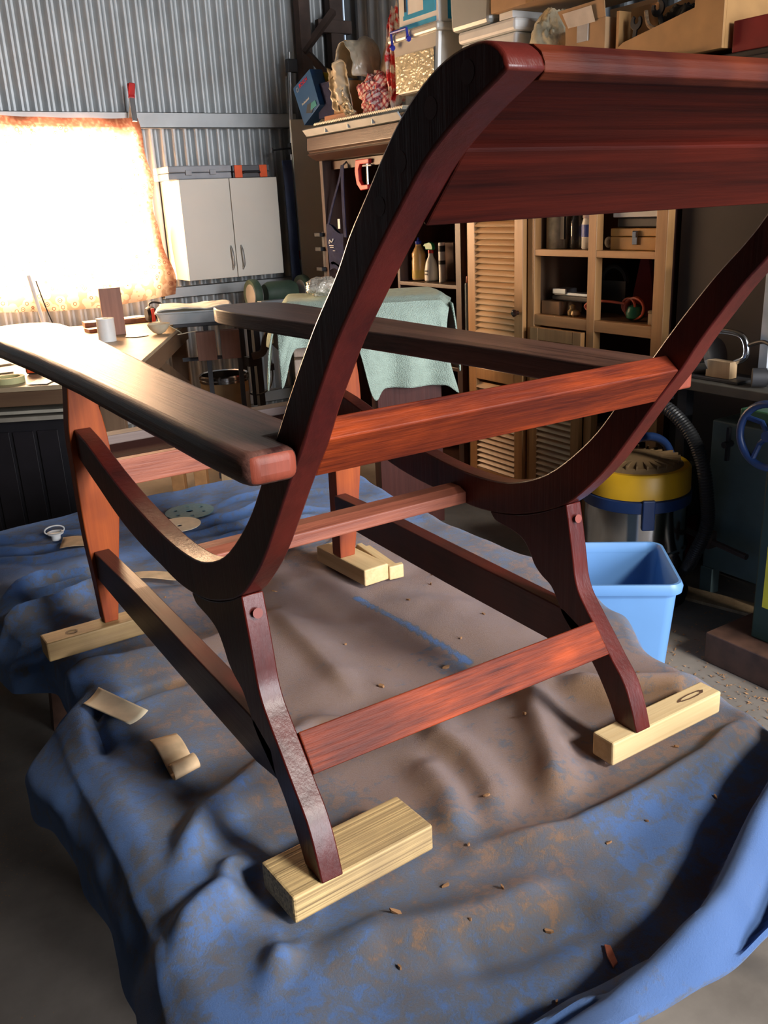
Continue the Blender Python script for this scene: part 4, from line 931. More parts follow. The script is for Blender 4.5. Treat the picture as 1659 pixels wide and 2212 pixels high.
# tilted blue power tool carton
bx = thing('tool_carton', (2.86, 5.2, 1.93), 'tilted blue power tool carton with red and white lettering', 'box')
quad = [(5.30, 1.925), (5.09, 2.02), (5.185, 2.225), (5.415, 2.145)]
M_bc = plain('blue_print_card', (.02, .085, .24), .35, 0, .1, 4)
MB().prism(quad, 'x', 2.845, 2.93).build('body', M_bc, bx, bevel=.002)
def text3(s, size, org, ux, uy, mat, name, parent, ext=.0006):
    cv = bpy.data.curves.new('t', 'FONT'); cv.body = s; cv.size = size; cv.extrude = ext
    to = bpy.data.objects.new('t', cv); col.objects.link(to); bpy.context.view_layer.update()
    me = bpy.data.meshes.new_from_object(to.evaluated_get(bpy.context.evaluated_depsgraph_get()))
    bpy.data.objects.remove(to)
    ux, uy = Vector(ux).normalized(), Vector(uy).normalized(); uz = ux.cross(uy)
    off = woff(parent) if parent else Vector((0, 0, 0))
    for v in me.vertices: v.co = Vector(org)-off+ux*v.co.x+uy*v.co.y+uz*v.co.z
    me.materials.clear(); me.materials.append(mat)
    o = bpy.data.objects.new(name, me); col.objects.link(o); o.parent = parent
    return o
ux = (0, -.23, .075); uy = (0, .105, .22)
text3('BOSCH', .034, (2.8435, 5.325, 2.135), ux, uy, plain('red_ink', (.7, .01, .03), .4), 'lettering', bx)
text3('Professional', .020, (2.8435, 5.305, 2.035), ux, uy, M_white, 'lettering', bx)
MB().tube([(2.8435, 5.355+.012*math.cos(t), 2.13+.012*math.sin(t)) for t in [2*math.pi*i/16 for i in range(16)]], .0015, 4, closed=True).build('round_emblem', M_white, bx)
MB().prism([(5.26, 1.99), (5.19, 1.985), (5.15, 2.02), (5.17, 2.045), (5.24, 2.035)], 'x', 2.842, 2.846).build('printed_tool', plain('print_dark_tool', (.03, .035, .045), .4), bx)
MB().prism([(5.20, 2.0), (5.12, 2.02), (5.135, 2.05), (5.19, 2.04)], 'x', 2.8415, 2.8455).build('printed_tool', plain('print_teal', (.03, .25, .28), .4), bx)
MB().box((2.88, 4.985, 1.95), (2.96, 5.17, 2.14)).build('side_panel', M_navy, bx)
tag(MB().prism([(5.19, 2.10), (5.07, 2.06), (5.0, 2.17), (5.185, 2.21)], 'x', 2.935, 2.96).build('yellow_carton', plain('yellow_card', (.55, .42, .02), .5)), 'yellow and black carton corner behind the blue tool carton', 'box')
# bubble film bundle
M_film = plain('translucent_foam_film', (.50, .45, .34), .3, 0, .15, 12, bump=.3, bs=30)
def film(u, v):
    a = -.25+u*3.5
    r = .13+.02*nz(u*4, v*3)+.03*v
    y = 4.74-.10*math.cos(a)*(1+.3*v)-.02; z = TP+.24+r*math.sin(a)*1.1
    return Vector((2.80+.17*v+.02*nz(u*7, v*5, 2), y+.012*nz(u*12, v*9), z))
m = MB().grid(film, 40, 20)
m.grid(lambda u, v: Vector((2.80+.02*math.sin(u*9)+.012*nz(u*9, v*9), 4.90-.20*u-.04*v, TP+.28-.22*v-.02*math.sin(u*7)+.01*nz(u*6, v*6, 4))), 24, 20)
m.grid(lambda u, v: Vector((2.795+.02*nz(u*9, v*9, 3), 4.80-.09*u-.12*v*v+.01*math.sin(v*9), TP+.14-.14*v+.02*u)), 14, 20)
tag(m.build('bubble_film', M_film, smooth=True, fix=False, solid=.002), 'loose bundle of translucent packing film on top of the wardrobe', 'packing film')
tag(MB().lathe([(.0, -.10), (.085, -.10), (.075, .0), (.066, .13), (.0, .13)], (3.02, 4.53, TP+.26), 28, M=Matrix.Rotation(R(24), 3, 'X')).build('foam_roll', plain('beige_foam', (.44, .38, .29), .8), smooth=True), 'beige roll of packing foam behind the translucent film', 'foam roll')
# crumpled gingham cloth
def ging():
    m, n, l, b = newmat('red_white_check_cloth')
    tc = n.new('ShaderNodeTexCoord'); cx_ = []
    sp = n.new('ShaderNodeSeparateXYZ'); mp = n.new('ShaderNodeMapping'); mp.inputs['Rotation'].default_value = (.5, .3, .4); l.new(tc.outputs['Object'], mp.inputs['Vector'])
    nt = n.new('ShaderNodeTexNoise'); nt.inputs['Scale'].default_value = 9; l.new(tc.outputs['Object'], nt.inputs['Vector'])
    vm = n.new('ShaderNodeVectorMath'); vm.operation = 'MULTIPLY_ADD'; l.new(nt.outputs['Color'], vm.inputs[0]); vm.inputs[1].default_value = (.05,)*3; l.new(mp.outputs[0], vm.inputs[2]); l.new(vm.outputs[0], sp.inputs[0])
    outs = []
    for k in ('Y', 'Z'):
        mu = n.new('ShaderNodeMath'); mu.operation = 'MULTIPLY'; mu.inputs[1].default_value = 38; l.new(sp.outputs[k], mu.inputs[0])
        fr = n.new('ShaderNodeMath'); fr.operation = 'FRACT'; l.new(mu.outputs[0], fr.inputs[0])
        lt = n.new('ShaderNodeMath'); lt.operation = 'LESS_THAN'; lt.inputs[1].default_value = .38; l.new(fr.outputs[0], lt.inputs[0]); outs.append(lt)
    ad = n.new('ShaderNodeMath'); ad.operation = 'ADD'; l.new(outs[0].outputs[0], ad.inputs[0]); l.new(outs[1].outputs[0], ad.inputs[1])
    r = n.new('ShaderNodeValToRGB'); e = r.color_ramp.elements; e[0].color = (.62, .50, .48, 1); e[1].color = (.28, .03, .05, 1); q = e.new(.5); q.color = (.45, .13, .14, 1)
    dv = n.new('ShaderNodeMath'); dv.operation = 'MULTIPLY'; dv.inputs[1].default_value = .5; l.new(ad.outputs[0], dv.inputs[0]); l.new(dv.outputs[0], r.inputs['Fac'])
    l.new(r.outputs['Color'], b.inputs['Base Color']); b.inputs['Roughness'].default_value = .9
    return m
def lump(name, c, rad, mat, label, cat, amp=.3, sc_=7, seed=0, n=40):
    def fn(u, v):
        th = 2*math.pi*u; ph = math.pi*v; d = Vector((math.sin(ph)*math.cos(th), math.sin(ph)*math.sin(th), math.cos(ph)))
        k = 1+amp*(nz(d.x*2+seed, d.y*2, d.z*2)+.5*abs(nz(d.x*sc_, d.y*sc_+seed, d.z*sc_))*1.6)
        p = Vector((d.x*rad[0], d.y*rad[1], d.z*rad[2]))*k + Vector(c)
        p.z = max(p.z, c[2]-rad[2]*.92)
        return p
    return tag(MB().grid(fn, n*2, n).build(name, mat, smooth=True), label, cat)
lump('checked_cloth', (2.87, 4.50, TP+.095), (.07, .115, .095), ging(), 'crumpled red and white checked cloth beside the packing film', 'cloth', .42, 5, 3)
M_rb = plain('red_white_plastic_bag', (.62, .10, .08), .25, 0, .6, 26)
r_ = M_rb.node_tree.nodes
for nd_ in r_:
    if nd_.type == 'VALTORGB': nd_.color_ramp.elements[0].color = (.75, .68, .62, 1); nd_.color_ramp.elements[1].color = (.62, .03, .03, 1); nd_.color_ramp.elements[0].position = .44; nd_.color_ramp.elements[1].position = .56
lump('plastic_bag', (2.90, 4.335, TP+.22), (.05, .035, .23), M_rb, 'twisted red and white plastic bag squeezed beside the clear tub', 'bag', .45, 4, 8)
# storage tubs and cartons along the top
M_tub = plain('cloudy_clear_plastic', (.52, .51, .46), .25, 0, .08, 5, alpha=None)
M_gt = plain('grey_translucent_tub', (.36, .39, .38), .3, 0, .08, 4)
tub = thing('storage_tub', (3.0, 4.06, TP), 'cloudy clear storage tub with blue clip handles, full of plastic film', 'storage tub')
MB().prism([(3.90, TP+.06), (3.875, TP+.335), (4.285, TP+.335), (4.26, TP+.06)], 'x', 2.84, 3.20).build('tub_body', M_tub, tub, bevel=.02)
MB().box((2.82, 3.86, TP+.305), (3.22, 4.30, TP+.345)).build('lid', M_tub, tub, bevel=.012)
MB().tube([(2.815, 4.24, TP+.285), (2.808, 4.24, TP+.35), (2.808, 4.10, TP+.35), (2.812, 4.095, TP+.305)], .007, 8).tube([(2.812, 4.245, TP+.285), (2.812, 4.23, TP+.28)], .013, 10).tube([(2.812, 4.10, TP+.305), (2.812, 4.085, TP+.30)], .013, 10).build('clip_handle', plain('blue_clip', (.02, .03, .35), .35), tub, smooth=True)
carton('timber_board', (2.82, 3.80, TP-.025), (3.3, 4.04, TP+.055), M_wdarky, 'brown packer board beneath the clear storage tub', 'board')
MB().grid(lambda u, v: Vector((2.834-.006*abs(nz(u*9, v*14, 3)), 3.91+.34*u, TP+.07+.17*v)), 60, 40).build('packed_film', plain('glossy_yellowish_film', (.55, .50, .33), .12, 0, .2, 20, bump=1, bs=35), tub, smooth=True, fix=False)
wb = thing('white_blue_carton', (3.0, 4.0, TP+.346), 'white carton with sky blue panels standing on the clear tub', 'box')
MB().box((2.845, 3.88, TP+.347), (3.12, 4.215, TP+.62)).build('body', M_white, wb, bevel=.002)
M_sky = plain('sky_blue_print', (.02, .33, .62), .4)
MB().box((2.842, 3.90, TP+.352), (2.846, 4.21, TP+.372)).box((2.842, 3.90, TP+.395), (2.846, 4.175, TP+.415)).box((2.842, 3.90, TP+.415), (2.846, 4.0, TP+.62)).box((2.842, 4.14, TP+.415), (2.846, 4.165, TP+.62)).build('blue_print', M_sky, wb)
MB().box((2.90, 3.876, TP+.36), (3.05, 3.8805, TP+.6)).build('blue_print', M_sky, wb)
MB().tube([(2.842, 4.15, TP+.43), (2.842, 4.15, TP+.60)], .008, 8).tube([(2.842, 3.99, TP+.50), (2.842, 3.99, TP+.60)], .010, 8).build('carry_slot', M_black, wb)
pb = thing('foam_box', (3.0, 3.55, CT), 'white polystyrene foam box with lid on the cupboard top', 'box')
MB().prism([(3.36, CT+.0), (3.34, CT+.23), (3.73, CT+.23), (3.71, CT+.0)], 'x', 2.86, 3.2).build('box_body', M_white, pb, bevel=.012)
MB().box((2.85, 3.33, CT+.232), (3.21, 3.74, CT+.285)).build('lid', M_white, pb, bevel=.014)
gt = thing('storage_tub', (3.0, 3.6, CT+.286), 'large grey translucent storage tub stacked on the foam box', 'storage tub')
MB().prism([(3.50, CT+.287), (3.47, CT+.62), (3.80, CT+.62), (3.78, CT+.287)], 'x', 2.84, 3.2).build('tub_body', M_gt, gt, bevel=.02)
MB().box((2.83, 3.46, CT+.61), (3.21, 3.81, CT+.64)).build('lid', M_gt, gt, bevel=.01)
big = thing('cardboard_box', (3.0, 3.2, CT+.29), 'long taped brown cardboard carton laid across the foam box and packets', 'box')
MB().box((2.83, 2.93, CT+.315), (3.25, 3.47, CT+.52)).build('carton', M_kraft, big, bevel=.002)
MB().box((2.8285, 3.19, CT+.316), (2.831, 3.24, CT+.518)).build('packing_tape', plain('tan_tape', (.33, .20, .08), .2), big)
carton('foam_packer', (2.86, 3.36, CT+.286), (3.2, 3.45, CT+.314), M_white, 'white foam packer under the long cardboard carton', 'packer')
M_wrap = plain('clear_wrapped_foam', (.60, .56, .40), .15, 0, .12, 14, bump=.5, bs=45)
lump('wrapped_packet', (2.93, 3.18, CT+.135), (.08, .115, .15), M_wrap, 'pale yellow packet wrapped in shiny clear film on the cupboard top', 'packet', .18, 6, 21)
cbx = thing('cardboard_box', (2.95, 2.91, CT), 'open brown cardboard box sealed with clear tape on the cupboard top', 'box')
MB().box((2.84, 2.79, CT), (3.1, 3.01, CT+.19)).build('carton', M_kraft, cbx, bevel=.002)
MB().add([(2.84, 2.79, CT+.19), (2.84, 3.01, CT+.19), (2.815, 3.03, CT+.245), (2.82, 2.78, CT+.25)], [(0, 1, 2, 3)]).build('flap', M_kraft, cbx, fix=False, solid=.003)
MB().add([(3.1, 2.79, CT+.19), (3.1, 3.01, CT+.19), (3.11, 3.03, CT+.27), (3.11, 2.77, CT+.27)], [(0, 1, 2, 3)]).build('flap', M_kraft, cbx, fix=False, solid=.003)
MB().box((2.836, 2.88, CT+.12), (2.8395, 2.94, CT+.195)).add([(2.812, 2.84, CT+.235), (2.836, 2.84, CT+.18), (2.836, 2.99, CT+.18), (2.812, 3.0, CT+.232)], [(0, 1, 2, 3)]).build('clear_tape', plain('clear_tape', (.55, .53, .50), .12), cbx, fix=False)
MB().box((2.836, 2.86, CT+.02), (2.8395, 2.96, CT+.075)).build('printed_label', M_black, cbx)
# open fronted plywood box with spanners
M_plyb = plain('orange_plywood', (.46, .25, .09), .55, 0, .12, 10)
sb_ = thing('plywood_till', (2.95, 2.5, CT), 'open plywood tool box with a sloping front holding spanners', 'tool box')
MB().prism([(2.745, CT), (2.745, CT+.06), (2.70, CT+.085), (2.37, CT+.145), (2.37, CT+.30), (2.245, CT+.30), (2.245, CT)], 'x', 2.842, 2.856).build('front_panel', M_plyb, sb_, bevel=.001)
MB().prism([(2.745, CT), (2.745, CT+.22), (2.245, CT+.30), (2.245, CT)], 'x', 3.10, 3.114).build('back_panel', M_plyb, sb_)
MB().box((2.856, 2.735, CT), (3.10, 2.748, CT+.20)).build('side_panel', M_plyb, sb_); MB().box((2.856, 2.245, CT), (3.10, 2.258, CT+.30)).build('side_panel', M_plyb, sb_)
MB().box((2.856, 2.258, CT), (3.10, 2.735, CT+.012)).build('bottom_panel', M_plyb, sb_)
MB().box((2.92, 2.60, CT+.012), (2.93, 2.735, CT+.21)).build('inner_panel', M_plyb, sb_)
MB().prism([(2.29+.02*math.cos(t), CT+.285+.026*math.sin(t)) for t in [2*math.pi*i/14 for i in range(14)]], 'x', 2.839, 2.8425).build('rope_knot', plain('rope_fibre', (.12, .08, .05), .9, 0, .4, 80), sb_)
M_iron = plain('blackened_iron', (.025, .026, .03), .45, .5)
def spanner(y, z, s, ang, x, label):
    n = 20; a0, a1 = R(50), R(390-10)
    pr = [(.028*math.cos(R(125)+(R(415)-R(125))*i/n), .028*math.sin(R(125)+(R(415)-R(125))*i/n)) for i in range(n+1)]
    # open jaw head: C-shape + shank
    outer = [(.030*math.cos(R(130+280*i/n)), .030*math.sin(R(130+280*i/n))) for i in range(n+1)]
    inner = [(.013*math.cos(R(410-280*i/n)), .013*math.sin(R(410-280*i/n))+.006) for i in range(n+1)]
    M = Matrix.Translation((x, y, z)) @ Matrix.Rotation(ang, 4, 'X')
    m = MB().prism([(p[0]*s, p[1]*s) for p in outer+inner], 'x', -.004, .004, M=M)
    m.box((-.0035, -.010*s, -.15*s), (.0035, .010*s, -.022*s), M=M)
    return tag(m.build('spanner', M_iron, bevel=.001), label, 'spanner', 'open ended spanners in the plywood box')
spanner(2.665, CT+.15, .9, R(8), 2.875, 'black open ended spanner nearest the left end of the plywood box')
spanner(2.585, CT+.185, 1.0, R(-22), 2.90, 'black open ended spanner leaning right, second in the plywood box')
m = MB().tube(spline([(2.88, 2.625, CT+.18), (2.87, 2.60, CT+.13), (2.87, 2.55, CT+.11), (2.87, 2.47, CT+.11), (2.88, 2.40, CT+.125)], 8), .008, 8)
tag(m.build('rope', plain('sisal_rope', (.28, .19, .11), .9, 0, .4, 90), smooth=True), 'piece of sisal rope drooping over the spanners', 'rope')
lump('iron_castings', (2.97, 2.50, CT+.11), (.04, .09, .075), M_iron, 'dark iron castings heaped in the middle of the plywood box', 'tools', .4, 5, 31, 24)
gy = tag(MB().lathe([(.075, 0), (.08, .005), (.08, .36), (0, .36)], (3.25, 2.52, CT), 28).build('steel_canister', plain('grey_enamel', (.16, .17, .17), .25), smooth=True), 'grey shiny canister behind the plywood tool box', 'canister')
# far end of the top row: a wall shelf beyond the cupboard
tk = thing('tall_locker', (3.15, 2.1, 0), 'dark brown tall locker standing right of the louvred cupboard', 'locker')
MB().box((2.86, 1.20, .02), (3.5, 2.385, 1.88)).build('body', plain('dark_brown_enamel', (.016, .0095, .0095), .6), tk, bevel=.004)
MB().box((2.845, 1.55, .04), (2.86, 1.90, 1.86)).build('door', plain('dark_brown_enamel', (.016, .0095, .0095), .6), tk, bevel=.003)
MB().box((2.845, 1.905, .04), (2.86, 2.375, 1.86)).build('door', plain('dark_brown_enamel', (.016, .0095, .0095), .6), tk, bevel=.003)
carton('red_crate', (2.87, 2.08, 1.881), (3.1, 2.225, 1.98), plain('dark_red_crate', (.25, .012, .012), .4), 'red plastic crate end beyond the plywood tool box', 'crate', .004)
carton('white_carton', (2.87, 1.90, 1.881), (3.1, 2.06, 1.98), M_white, 'small white carton beside the red crate on the locker', 'box', .004)
# ================================================================ TOWEL-COVERED MACHINE STAND
TR = R(-28)
st = thing('machine_stand', (2.38, 3.29, 0), 'boxy stand with a dark red timber side panel and concrete block end under the towel', 'stand'); st.rotation_euler.z = TR
MB().box((-.295, 0, 0), (0, .44, 1.02)).build('side_panel', wood('dark_red_veneer', (.055, .012, .009), (.11, .028, .02), 'z', rough=.45), st, local=True, bevel=.003)
for k in range(5): MB().box((-.66, .06, .20*k+.01), (-.50, .40, .20*k+.198)).build('concrete_block', plain('pinkish_concrete', (.38, .29, .23), .9, 0, .15, 25, bump=.3), st, local=True, bevel=.006)
MB().box((-.68, .02, 1.01), (.01, .44, 1.035)).build('top_plate', M_galvd, st, local=True, bevel=.003)
M_towel = plain('mint_terry_towel', (.50, .63, .53), .95, 0, .08, 30, bump=.8, bs=260)
def towel(u, v):
    # u across (left->right), v from back of top over the front edge and down
    X0, X1 = -.72, .05
    x = X0+(X1-X0)*u
    L = v*.86
    lenf = .40
    top = 1.055
    hang = .30+.06*sm(.35, .5, u)-.0*u
    hem = {0: .18}
    # lower hem profile: short in the middle left, long at the right
    low = .17+.10*sm(.10, 0, u)+.20*sm(.46, .56, u)-.03*sm(.9, 1, u)
    if v < .5:
        t = v/.5; y = .42-.43*t; z = top+.004*nz(x*9, y*9)
        rr = .045*sm(.8, 1, t)**2; z -= rr*.4
    else:
        t = (v-.5)/.5; y = -.015-.035*math.sin(min(1, t*3)*math.pi/2)-.018*math.sin(u*26+1)*t-.01*nz(u*8, t*3)
        z = top-.02-(.17+.12*sm(.10, 0, u)+.20*sm(.44, .52, u)+.05*math.exp(-((u-.54)/.03)**2))*t
        z -= .0
    e = sm(.94, 1, u)
    z -= .10*e*sm(0, .3, v)*0+.035*e; x -= .0
    el = sm(.07, 0, u); z -= .05*el
    return Vector((x+.03*math.sin(v*7)*sm(.9, 1, u), y, z))
tw = MB().grid(towel, 120, 90).grid(lambda u, v: Vector((.052+.028*math.sin(v*1.6)+.008*math.sin(u*14)*v, -.04+.46*u, 1.022-.30*v+.03*u*v)), 40, 30)
tw.grid(lambda u, v: Vector((-.722-.05*math.sin(v*1.6)-.012*math.sin(u*12)*v, -.04+.40*u, 1.005-.16*v-.17*v*math.exp(-((u-.12)/.16)**2))), 40, 30)
to = tw.build('towel', M_towel, origin=(0, 0, 0), smooth=True, fix=False, solid=.007)
to.location = (2.38, 3.29, 0); to.rotation_euler.z = TR; tag(to, 'mint green terry towel draped over the machine stand', 'towel')
def atT(x, y, z): c_, s_ = math.cos(TR), math.sin(TR); return (2.38+x*c_-y*s_, 3.29+x*s_+y*c_, z)
fp = lump('foil_parcel', atT(-.50, .16, 1.105), (.085, .07, .042), plain('crinkled_foil_film', (.62, .56, .46), .15, .3, .3, 30, bump=1, bs=60), 'shiny crinkled parcel lying on the green towel', 'parcel', .2, 8, 5, 24)
# green bench grinder behind
gm = thing('bench_grinder', (2.62, 5.45, .84), 'old green bench grinder behind the towel covered stand', 'grinder')
M_gr = plain('old_green_paint', (.05, .085, .055), .6, 0, .25, 12)
MB().lathe([(.0, -.11), (.06, -.11), (.075, -.08), (.075, .08), (.06, .11), (0, .11)], (2.66, 5.45, .93), 28, M=Matrix.Rotation(R(90), 3, 'Y')).build('motor_housing', M_gr, gm, smooth=True)
MB().box((2.56, 5.38, .835), (2.76, 5.52, .87)).build('foot', M_gr, gm, bevel=.005)
for x in (2.47, 2.83):
    MB().lathe([(0, -.025), (.095, -.025), (.10, -.015), (.10, .015), (.095, .025), (0, .025)], (x, 5.45, .93), 32, M=Matrix.Rotation(R(90), 3, 'Y')).build('wheel_guard', M_gr, gm, smooth=True)
    MB().lathe([(0, -.03), (.07, -.03), (.07, .03), (0, .03)], (x, 5.43, .93), 28, M=Matrix.Rotation(R(90), 3, 'Y')).build('grinding_wheel', plain('grey_grit', (.30, .28, .26), .9), gm)
MB().box((2.45, 5.30, .865), (2.62, 5.36, .90)).build('tool_rest', M_galvd, gm, bevel=.003)
gs = thing('grinder_stand', (2.62, 5.45, 0), 'dark stand carrying the green grinder against the wall', 'stand')
MB().box((2.36, 5.28, .79), (2.92, 5.60, .834)).build('top', M_hard, gs, bevel=.003)
for x in (2.40, 2.88):
    for y in (5.32, 5.56): MB().box((x-.02, y-.02, 0), (x+.02, y+.02, .79)).build('leg', M_black, gs)
MB().lathe([(.07, -.02), (.105, -.02), (.105, .02), (.07, .02)], (2.56, 5.36, .66), 28, M=Matrix.Rotation(R(60), 3, 'Y')).build('drive_belt_wheel', M_black, gs, smooth=True)
(MB().tube(spline([(2.42, 5.25, .78), (2.43, 5.2, .60), (2.44, 5.2, .45), (2.40, 5.2, .36), (2.30, 5.2, .34), (2.22, 5.2, .40)], 10), .005, 6).tube([(2.435, 5.2, .52), (2.437, 5.2, .48)], .018, 10).build('power_cord', M_black, gs, smooth=True))
# ---- drum
dr = thing('fibre_drum', (2.02, 4.98, 0), 'brown fibre drum with a steel rim ring standing on the floor', 'drum')
MB().lathe([(.138, .0), (.14, .01), (.14, .535), (.132, .535), (.132, .03), (0, .03)], (2.02, 4.98, 0), 44).build('shell', plain('brown_fibreboard', (.52, .37, .20), .6), dr, smooth=True)
MB().lathe([(.140, .50), (.147, .503), (.147, .515), (.143, .519), (.147, .523), (.147, .537), (.140, .545), (.131, .540), (.131, .50)], (2.02, 4.98, 0), 44).build('rim_ring', M_chrome, dr, smooth=True)
m = MB()
for k in range(8):
    a = R(-75+k*5); b_ = R(-70+k*5); m.add([(2.02+.142*math.cos(a), 4.98+.142*math.sin(a), .34), (2.02+.142*math.cos(b_), 4.98+.142*math.sin(b_), .34), (2.02+.142*math.cos(b_), 4.98+.142*math.sin(b_), .44), (2.02+.142*math.cos(a), 4.98+.142*math.sin(a), .44)], [(0, 1, 2, 3)])
m.build('label', plain('grey_label', (.45, .47, .44), .5), dr, fix=False)
# ================================================================ WORKBENCH (turned 28.6 degrees)
BR = R(-28.6); BO = (.966, 3.45)
def bp(x, y, z=.85): c_, s_ = math.cos(BR), math.sin(BR); return (BO[0]+x*c_-y*s_, BO[1]+x*s_+y*c_, z)
wbn = thing('workbench', (BO[0], BO[1], 0), 'long plywood topped timber workbench below the window', 'workbench'); wbn.rotation_euler.z = BR
M_btop = wood('dusty_plywood_top', (.40, .29, .17), (.62, .48, .31), 'x', rough=.45, fine=25, patch=(.30, .22, .14), patch_amt=.5)
M_bfr = wood('bench_frame_timber', (.09, .045, .025), (.18, .10, .05), 'x', rough=.65, fine=40)
MB().box((-1.5, 0, .832), (0, 1.98, .85)).build('benchtop', M_btop, wbn, local=True, bevel=.002)
MB().box((-1.5, .004, .775), (0, .05, .831)).build('front_rail', M_bfr, wbn, local=True, bevel=.002)
MB().box((-.05, .05, .745), (-.002, 1.95, .831)).build('side_rail', wood('bench_frame_timber_side', (.14, .075, .04), (.26, .15, .08), 'y', rough=.65, fine=40), wbn, local=True, bevel=.002)
M_bleg = wood('bench_leg_timber', (.11, .06, .033), (.22, .13, .07), 'z', rough=.65, fine=40)
for x, y in ((-.10, .06), (-.10, 1.86), (-1.4, .06), (-1.4, 1.86)): MB().box((x, y, 0), (x+.09, y+.05, .745)).build('leg', M_bleg, wbn, local=True, bevel=.002)
MB().prism([(1.86, .40), (1.86, .50), (1.10, .745), (.95, .745)], 'x', -.048, -.004).build('brace', M_bleg, wbn, local=True, bevel=.002)
cbk = thing('under_bench_cupboard', (BO[0], BO[1], 0), 'dark panelled cupboard standing under the workbench', 'cupboard'); cbk.rotation_euler.z = BR
MB().box((-1.29, .08, .02), (-.16, .60, .70)).build('body', plain('dark_blue_black_panel', (.010, .009, .012), .5), cbk, local=True)
m = MB()
for k in range(11): m.box((-1.23+.095*k, .072, .04), (-1.4+.095*k+.089, .08, .66))
m.build('grooved_front', plain('dark_blue_black_panel', (.012, .010, .013), .45), cbk, local=True, bevel=.002)
MB().box((-1.29, .05, .735), (-.15, .60, .748)).build('worktop', plain('pale_edge_strip', (.40, .37, .30), .5), cbk, local=True, bevel=.001)
MB().box((-1.29, .055, .705), (-.155, .60, .722)).build('worktop_lower', plain('pale_edge_strip', (.30, .27, .22), .5), cbk, local=True, bevel=.001)
# things on the bench
M_ru = wood('red_brown_offcut', (.16, .07, .045), (.32, .15, .10), 'z', rough=.6, fine=50)
o = MB().box((-.055, -.02, 0), (.055, .02, .245)).build('upright_offcut', M_ru, origin=(0, 0, 0), bevel=.002); o.location = (1.385, 4.87, .851); o.rotation_euler.z = R(-10)
tag(o, 'red brown timber offcut standing on end on the workbench', 'wood offcut')
def roll(name, c, r, h, M, label):
    t = thing(name, c, label, 'paper roll', 'white paper rolls on the workbench')
    MB().lathe([(.018, 0), (r, 0), (r, h), (.018, h), (.018, 0)], c, 32, M=M).build('paper', M_white, t, smooth=True)
    MB().lathe([(.0185, .002), (.0165, .002), (.0165, h-.002), (.0185, h-.002)], c, 20, M=M).build('core', M_kraft, t, smooth=True)
roll('paper_roll', (1.28, 4.65, .851), .044, .115, Matrix.Identity(3), 'white paper roll standing upright beside the red brown offcut')
roll('paper_roll', (1.69, 5.02, .888), .036, .135, Matrix.Rotation(R(90), 3, 'Y') @ Matrix.Rotation(R(90), 3, 'Z'), 'white paper roll lying on its side behind the dust mask')
dm = thing('dust_mask', (1.57, 4.70, .851), 'cream cup dust mask lying open on the workbench', 'mask')
MB().lathe([(.012, .0), (.03, .008), (.05, .03), (.060, .052), (.058, .054), (.047, .032), (.028, .012), (0, .006)], (1.57, 4.70, .851), 32).build('cup', plain('cream_fibre', (.62, .55, .40), .8), dm, smooth=True)
MB().tube(spline([(1.62, 4.68, .89), (1.66, 4.62, .854), (1.62, 4.56, .854), (1.70, 4.60, .854), (1.75, 4.62, .854)], 8), .0025, 6).build('strap', plain('cream_fibre', (.62, .55, .40), .8), dm, smooth=True)
em = thing('ear_muffs', (1.75, 5.25, .851), 'black ear muffs with red cup bands on the workbench', 'ear muffs')
for k, x in enumerate((1.715, 1.79)):
    MB().lathe([(0, -.026), (.036, -.026), (.045, -.012), (.045, .012), (.036, .026), (0, .026)], (x, 5.25, .899), 24, M=Matrix.Rotation(R(90), 3, 'Y')).build('cup', M_black, em, smooth=True)
    MB().box((x-.010, 5.198, .86), (x+.010, 5.212, .935)).build('red_band', M_red, em, bevel=.003)
MB().tube(spline([(1.715, 5.25, .94), (1.72, 5.27, .955), (1.75, 5.29, .962), (1.785, 5.27, .955), (1.79, 5.25, .94)], 6), .006, 8).build('headband', M_black, em, smooth=True)
def bflat(name, x0, x1, y0, y1, z0, z1, mat, label, cat, rz=0, grp=None, bevel=.001):
    o = MB().box((-(x1-x0)/2, -(y1-y0)/2, 0), ((x1-x0)/2, (y1-y0)/2, z1-z0)).build(name, mat, origin=(0, 0, 0), bevel=bevel); o.location = ((x0+x1)/2, (y0+y1)/2, z0); o.rotation_euler.z = rz
    return tag(o, label, cat, grp)
bflat('timber_board', 1.36, 1.74, 5.32, 5.44, .851, .878, M_ru, 'brown board lying flat behind the upright offcut', 'board', R(-8))
bflat('paper_sheet', 1.38, 1.56, 5.30, 5.42, .8795, .881, M_white, 'white paper sheet on the brown board', 'paper', R(-12))
bflat('paper_sheet', 1.58, 1.72, 5.33, 5.43, .8795, .881, M_white, 'white paper sheet next to the ear muffs', 'paper', R(10))
bflat('timber_board', 1.30, 1.50, 5.08, 5.16, .851, .870, M_ru, 'short brown board left of the white upright roll', 'board', R(5))
tag(MB().lathe([(.02, 0), (.055, .001), (.06, .004), (.055, .004), (.02, .003)], (1.455, 4.72, .851), 28).build('tin_lid', M_alu, smooth=True), 'shallow metal lid beside the cream dust mask', 'lid')
tag(MB().lathe([(.0, 0), (.045, .0), (.05, .010), (.044, .012), (0, .012)], (1.17, 4.58, .851), 24).build('black_pad', M_black, smooth=True), 'round black pad left of the standing paper roll', 'pad')
tm = thing('tape_measure', (.775, 3.90, .851), 'orange and black tape measure on the near end of the bench', 'tape measure')
MB().box((.725, 3.885, .851), (.79, 3.925, .905), rot=R(-20)).build('case', M_black, tm, bevel=.010)
MB().box((.730, 3.878, .858), (.772, 3.888, .898), rot=R(-20), piv=(.757, 3.905, 0)).build('face_plate', M_or, tm, bevel=.004)
mt = thing('masking_tape', (.63, 3.76, .851), 'roll of pale yellow masking tape lying on the bench', 'tape')
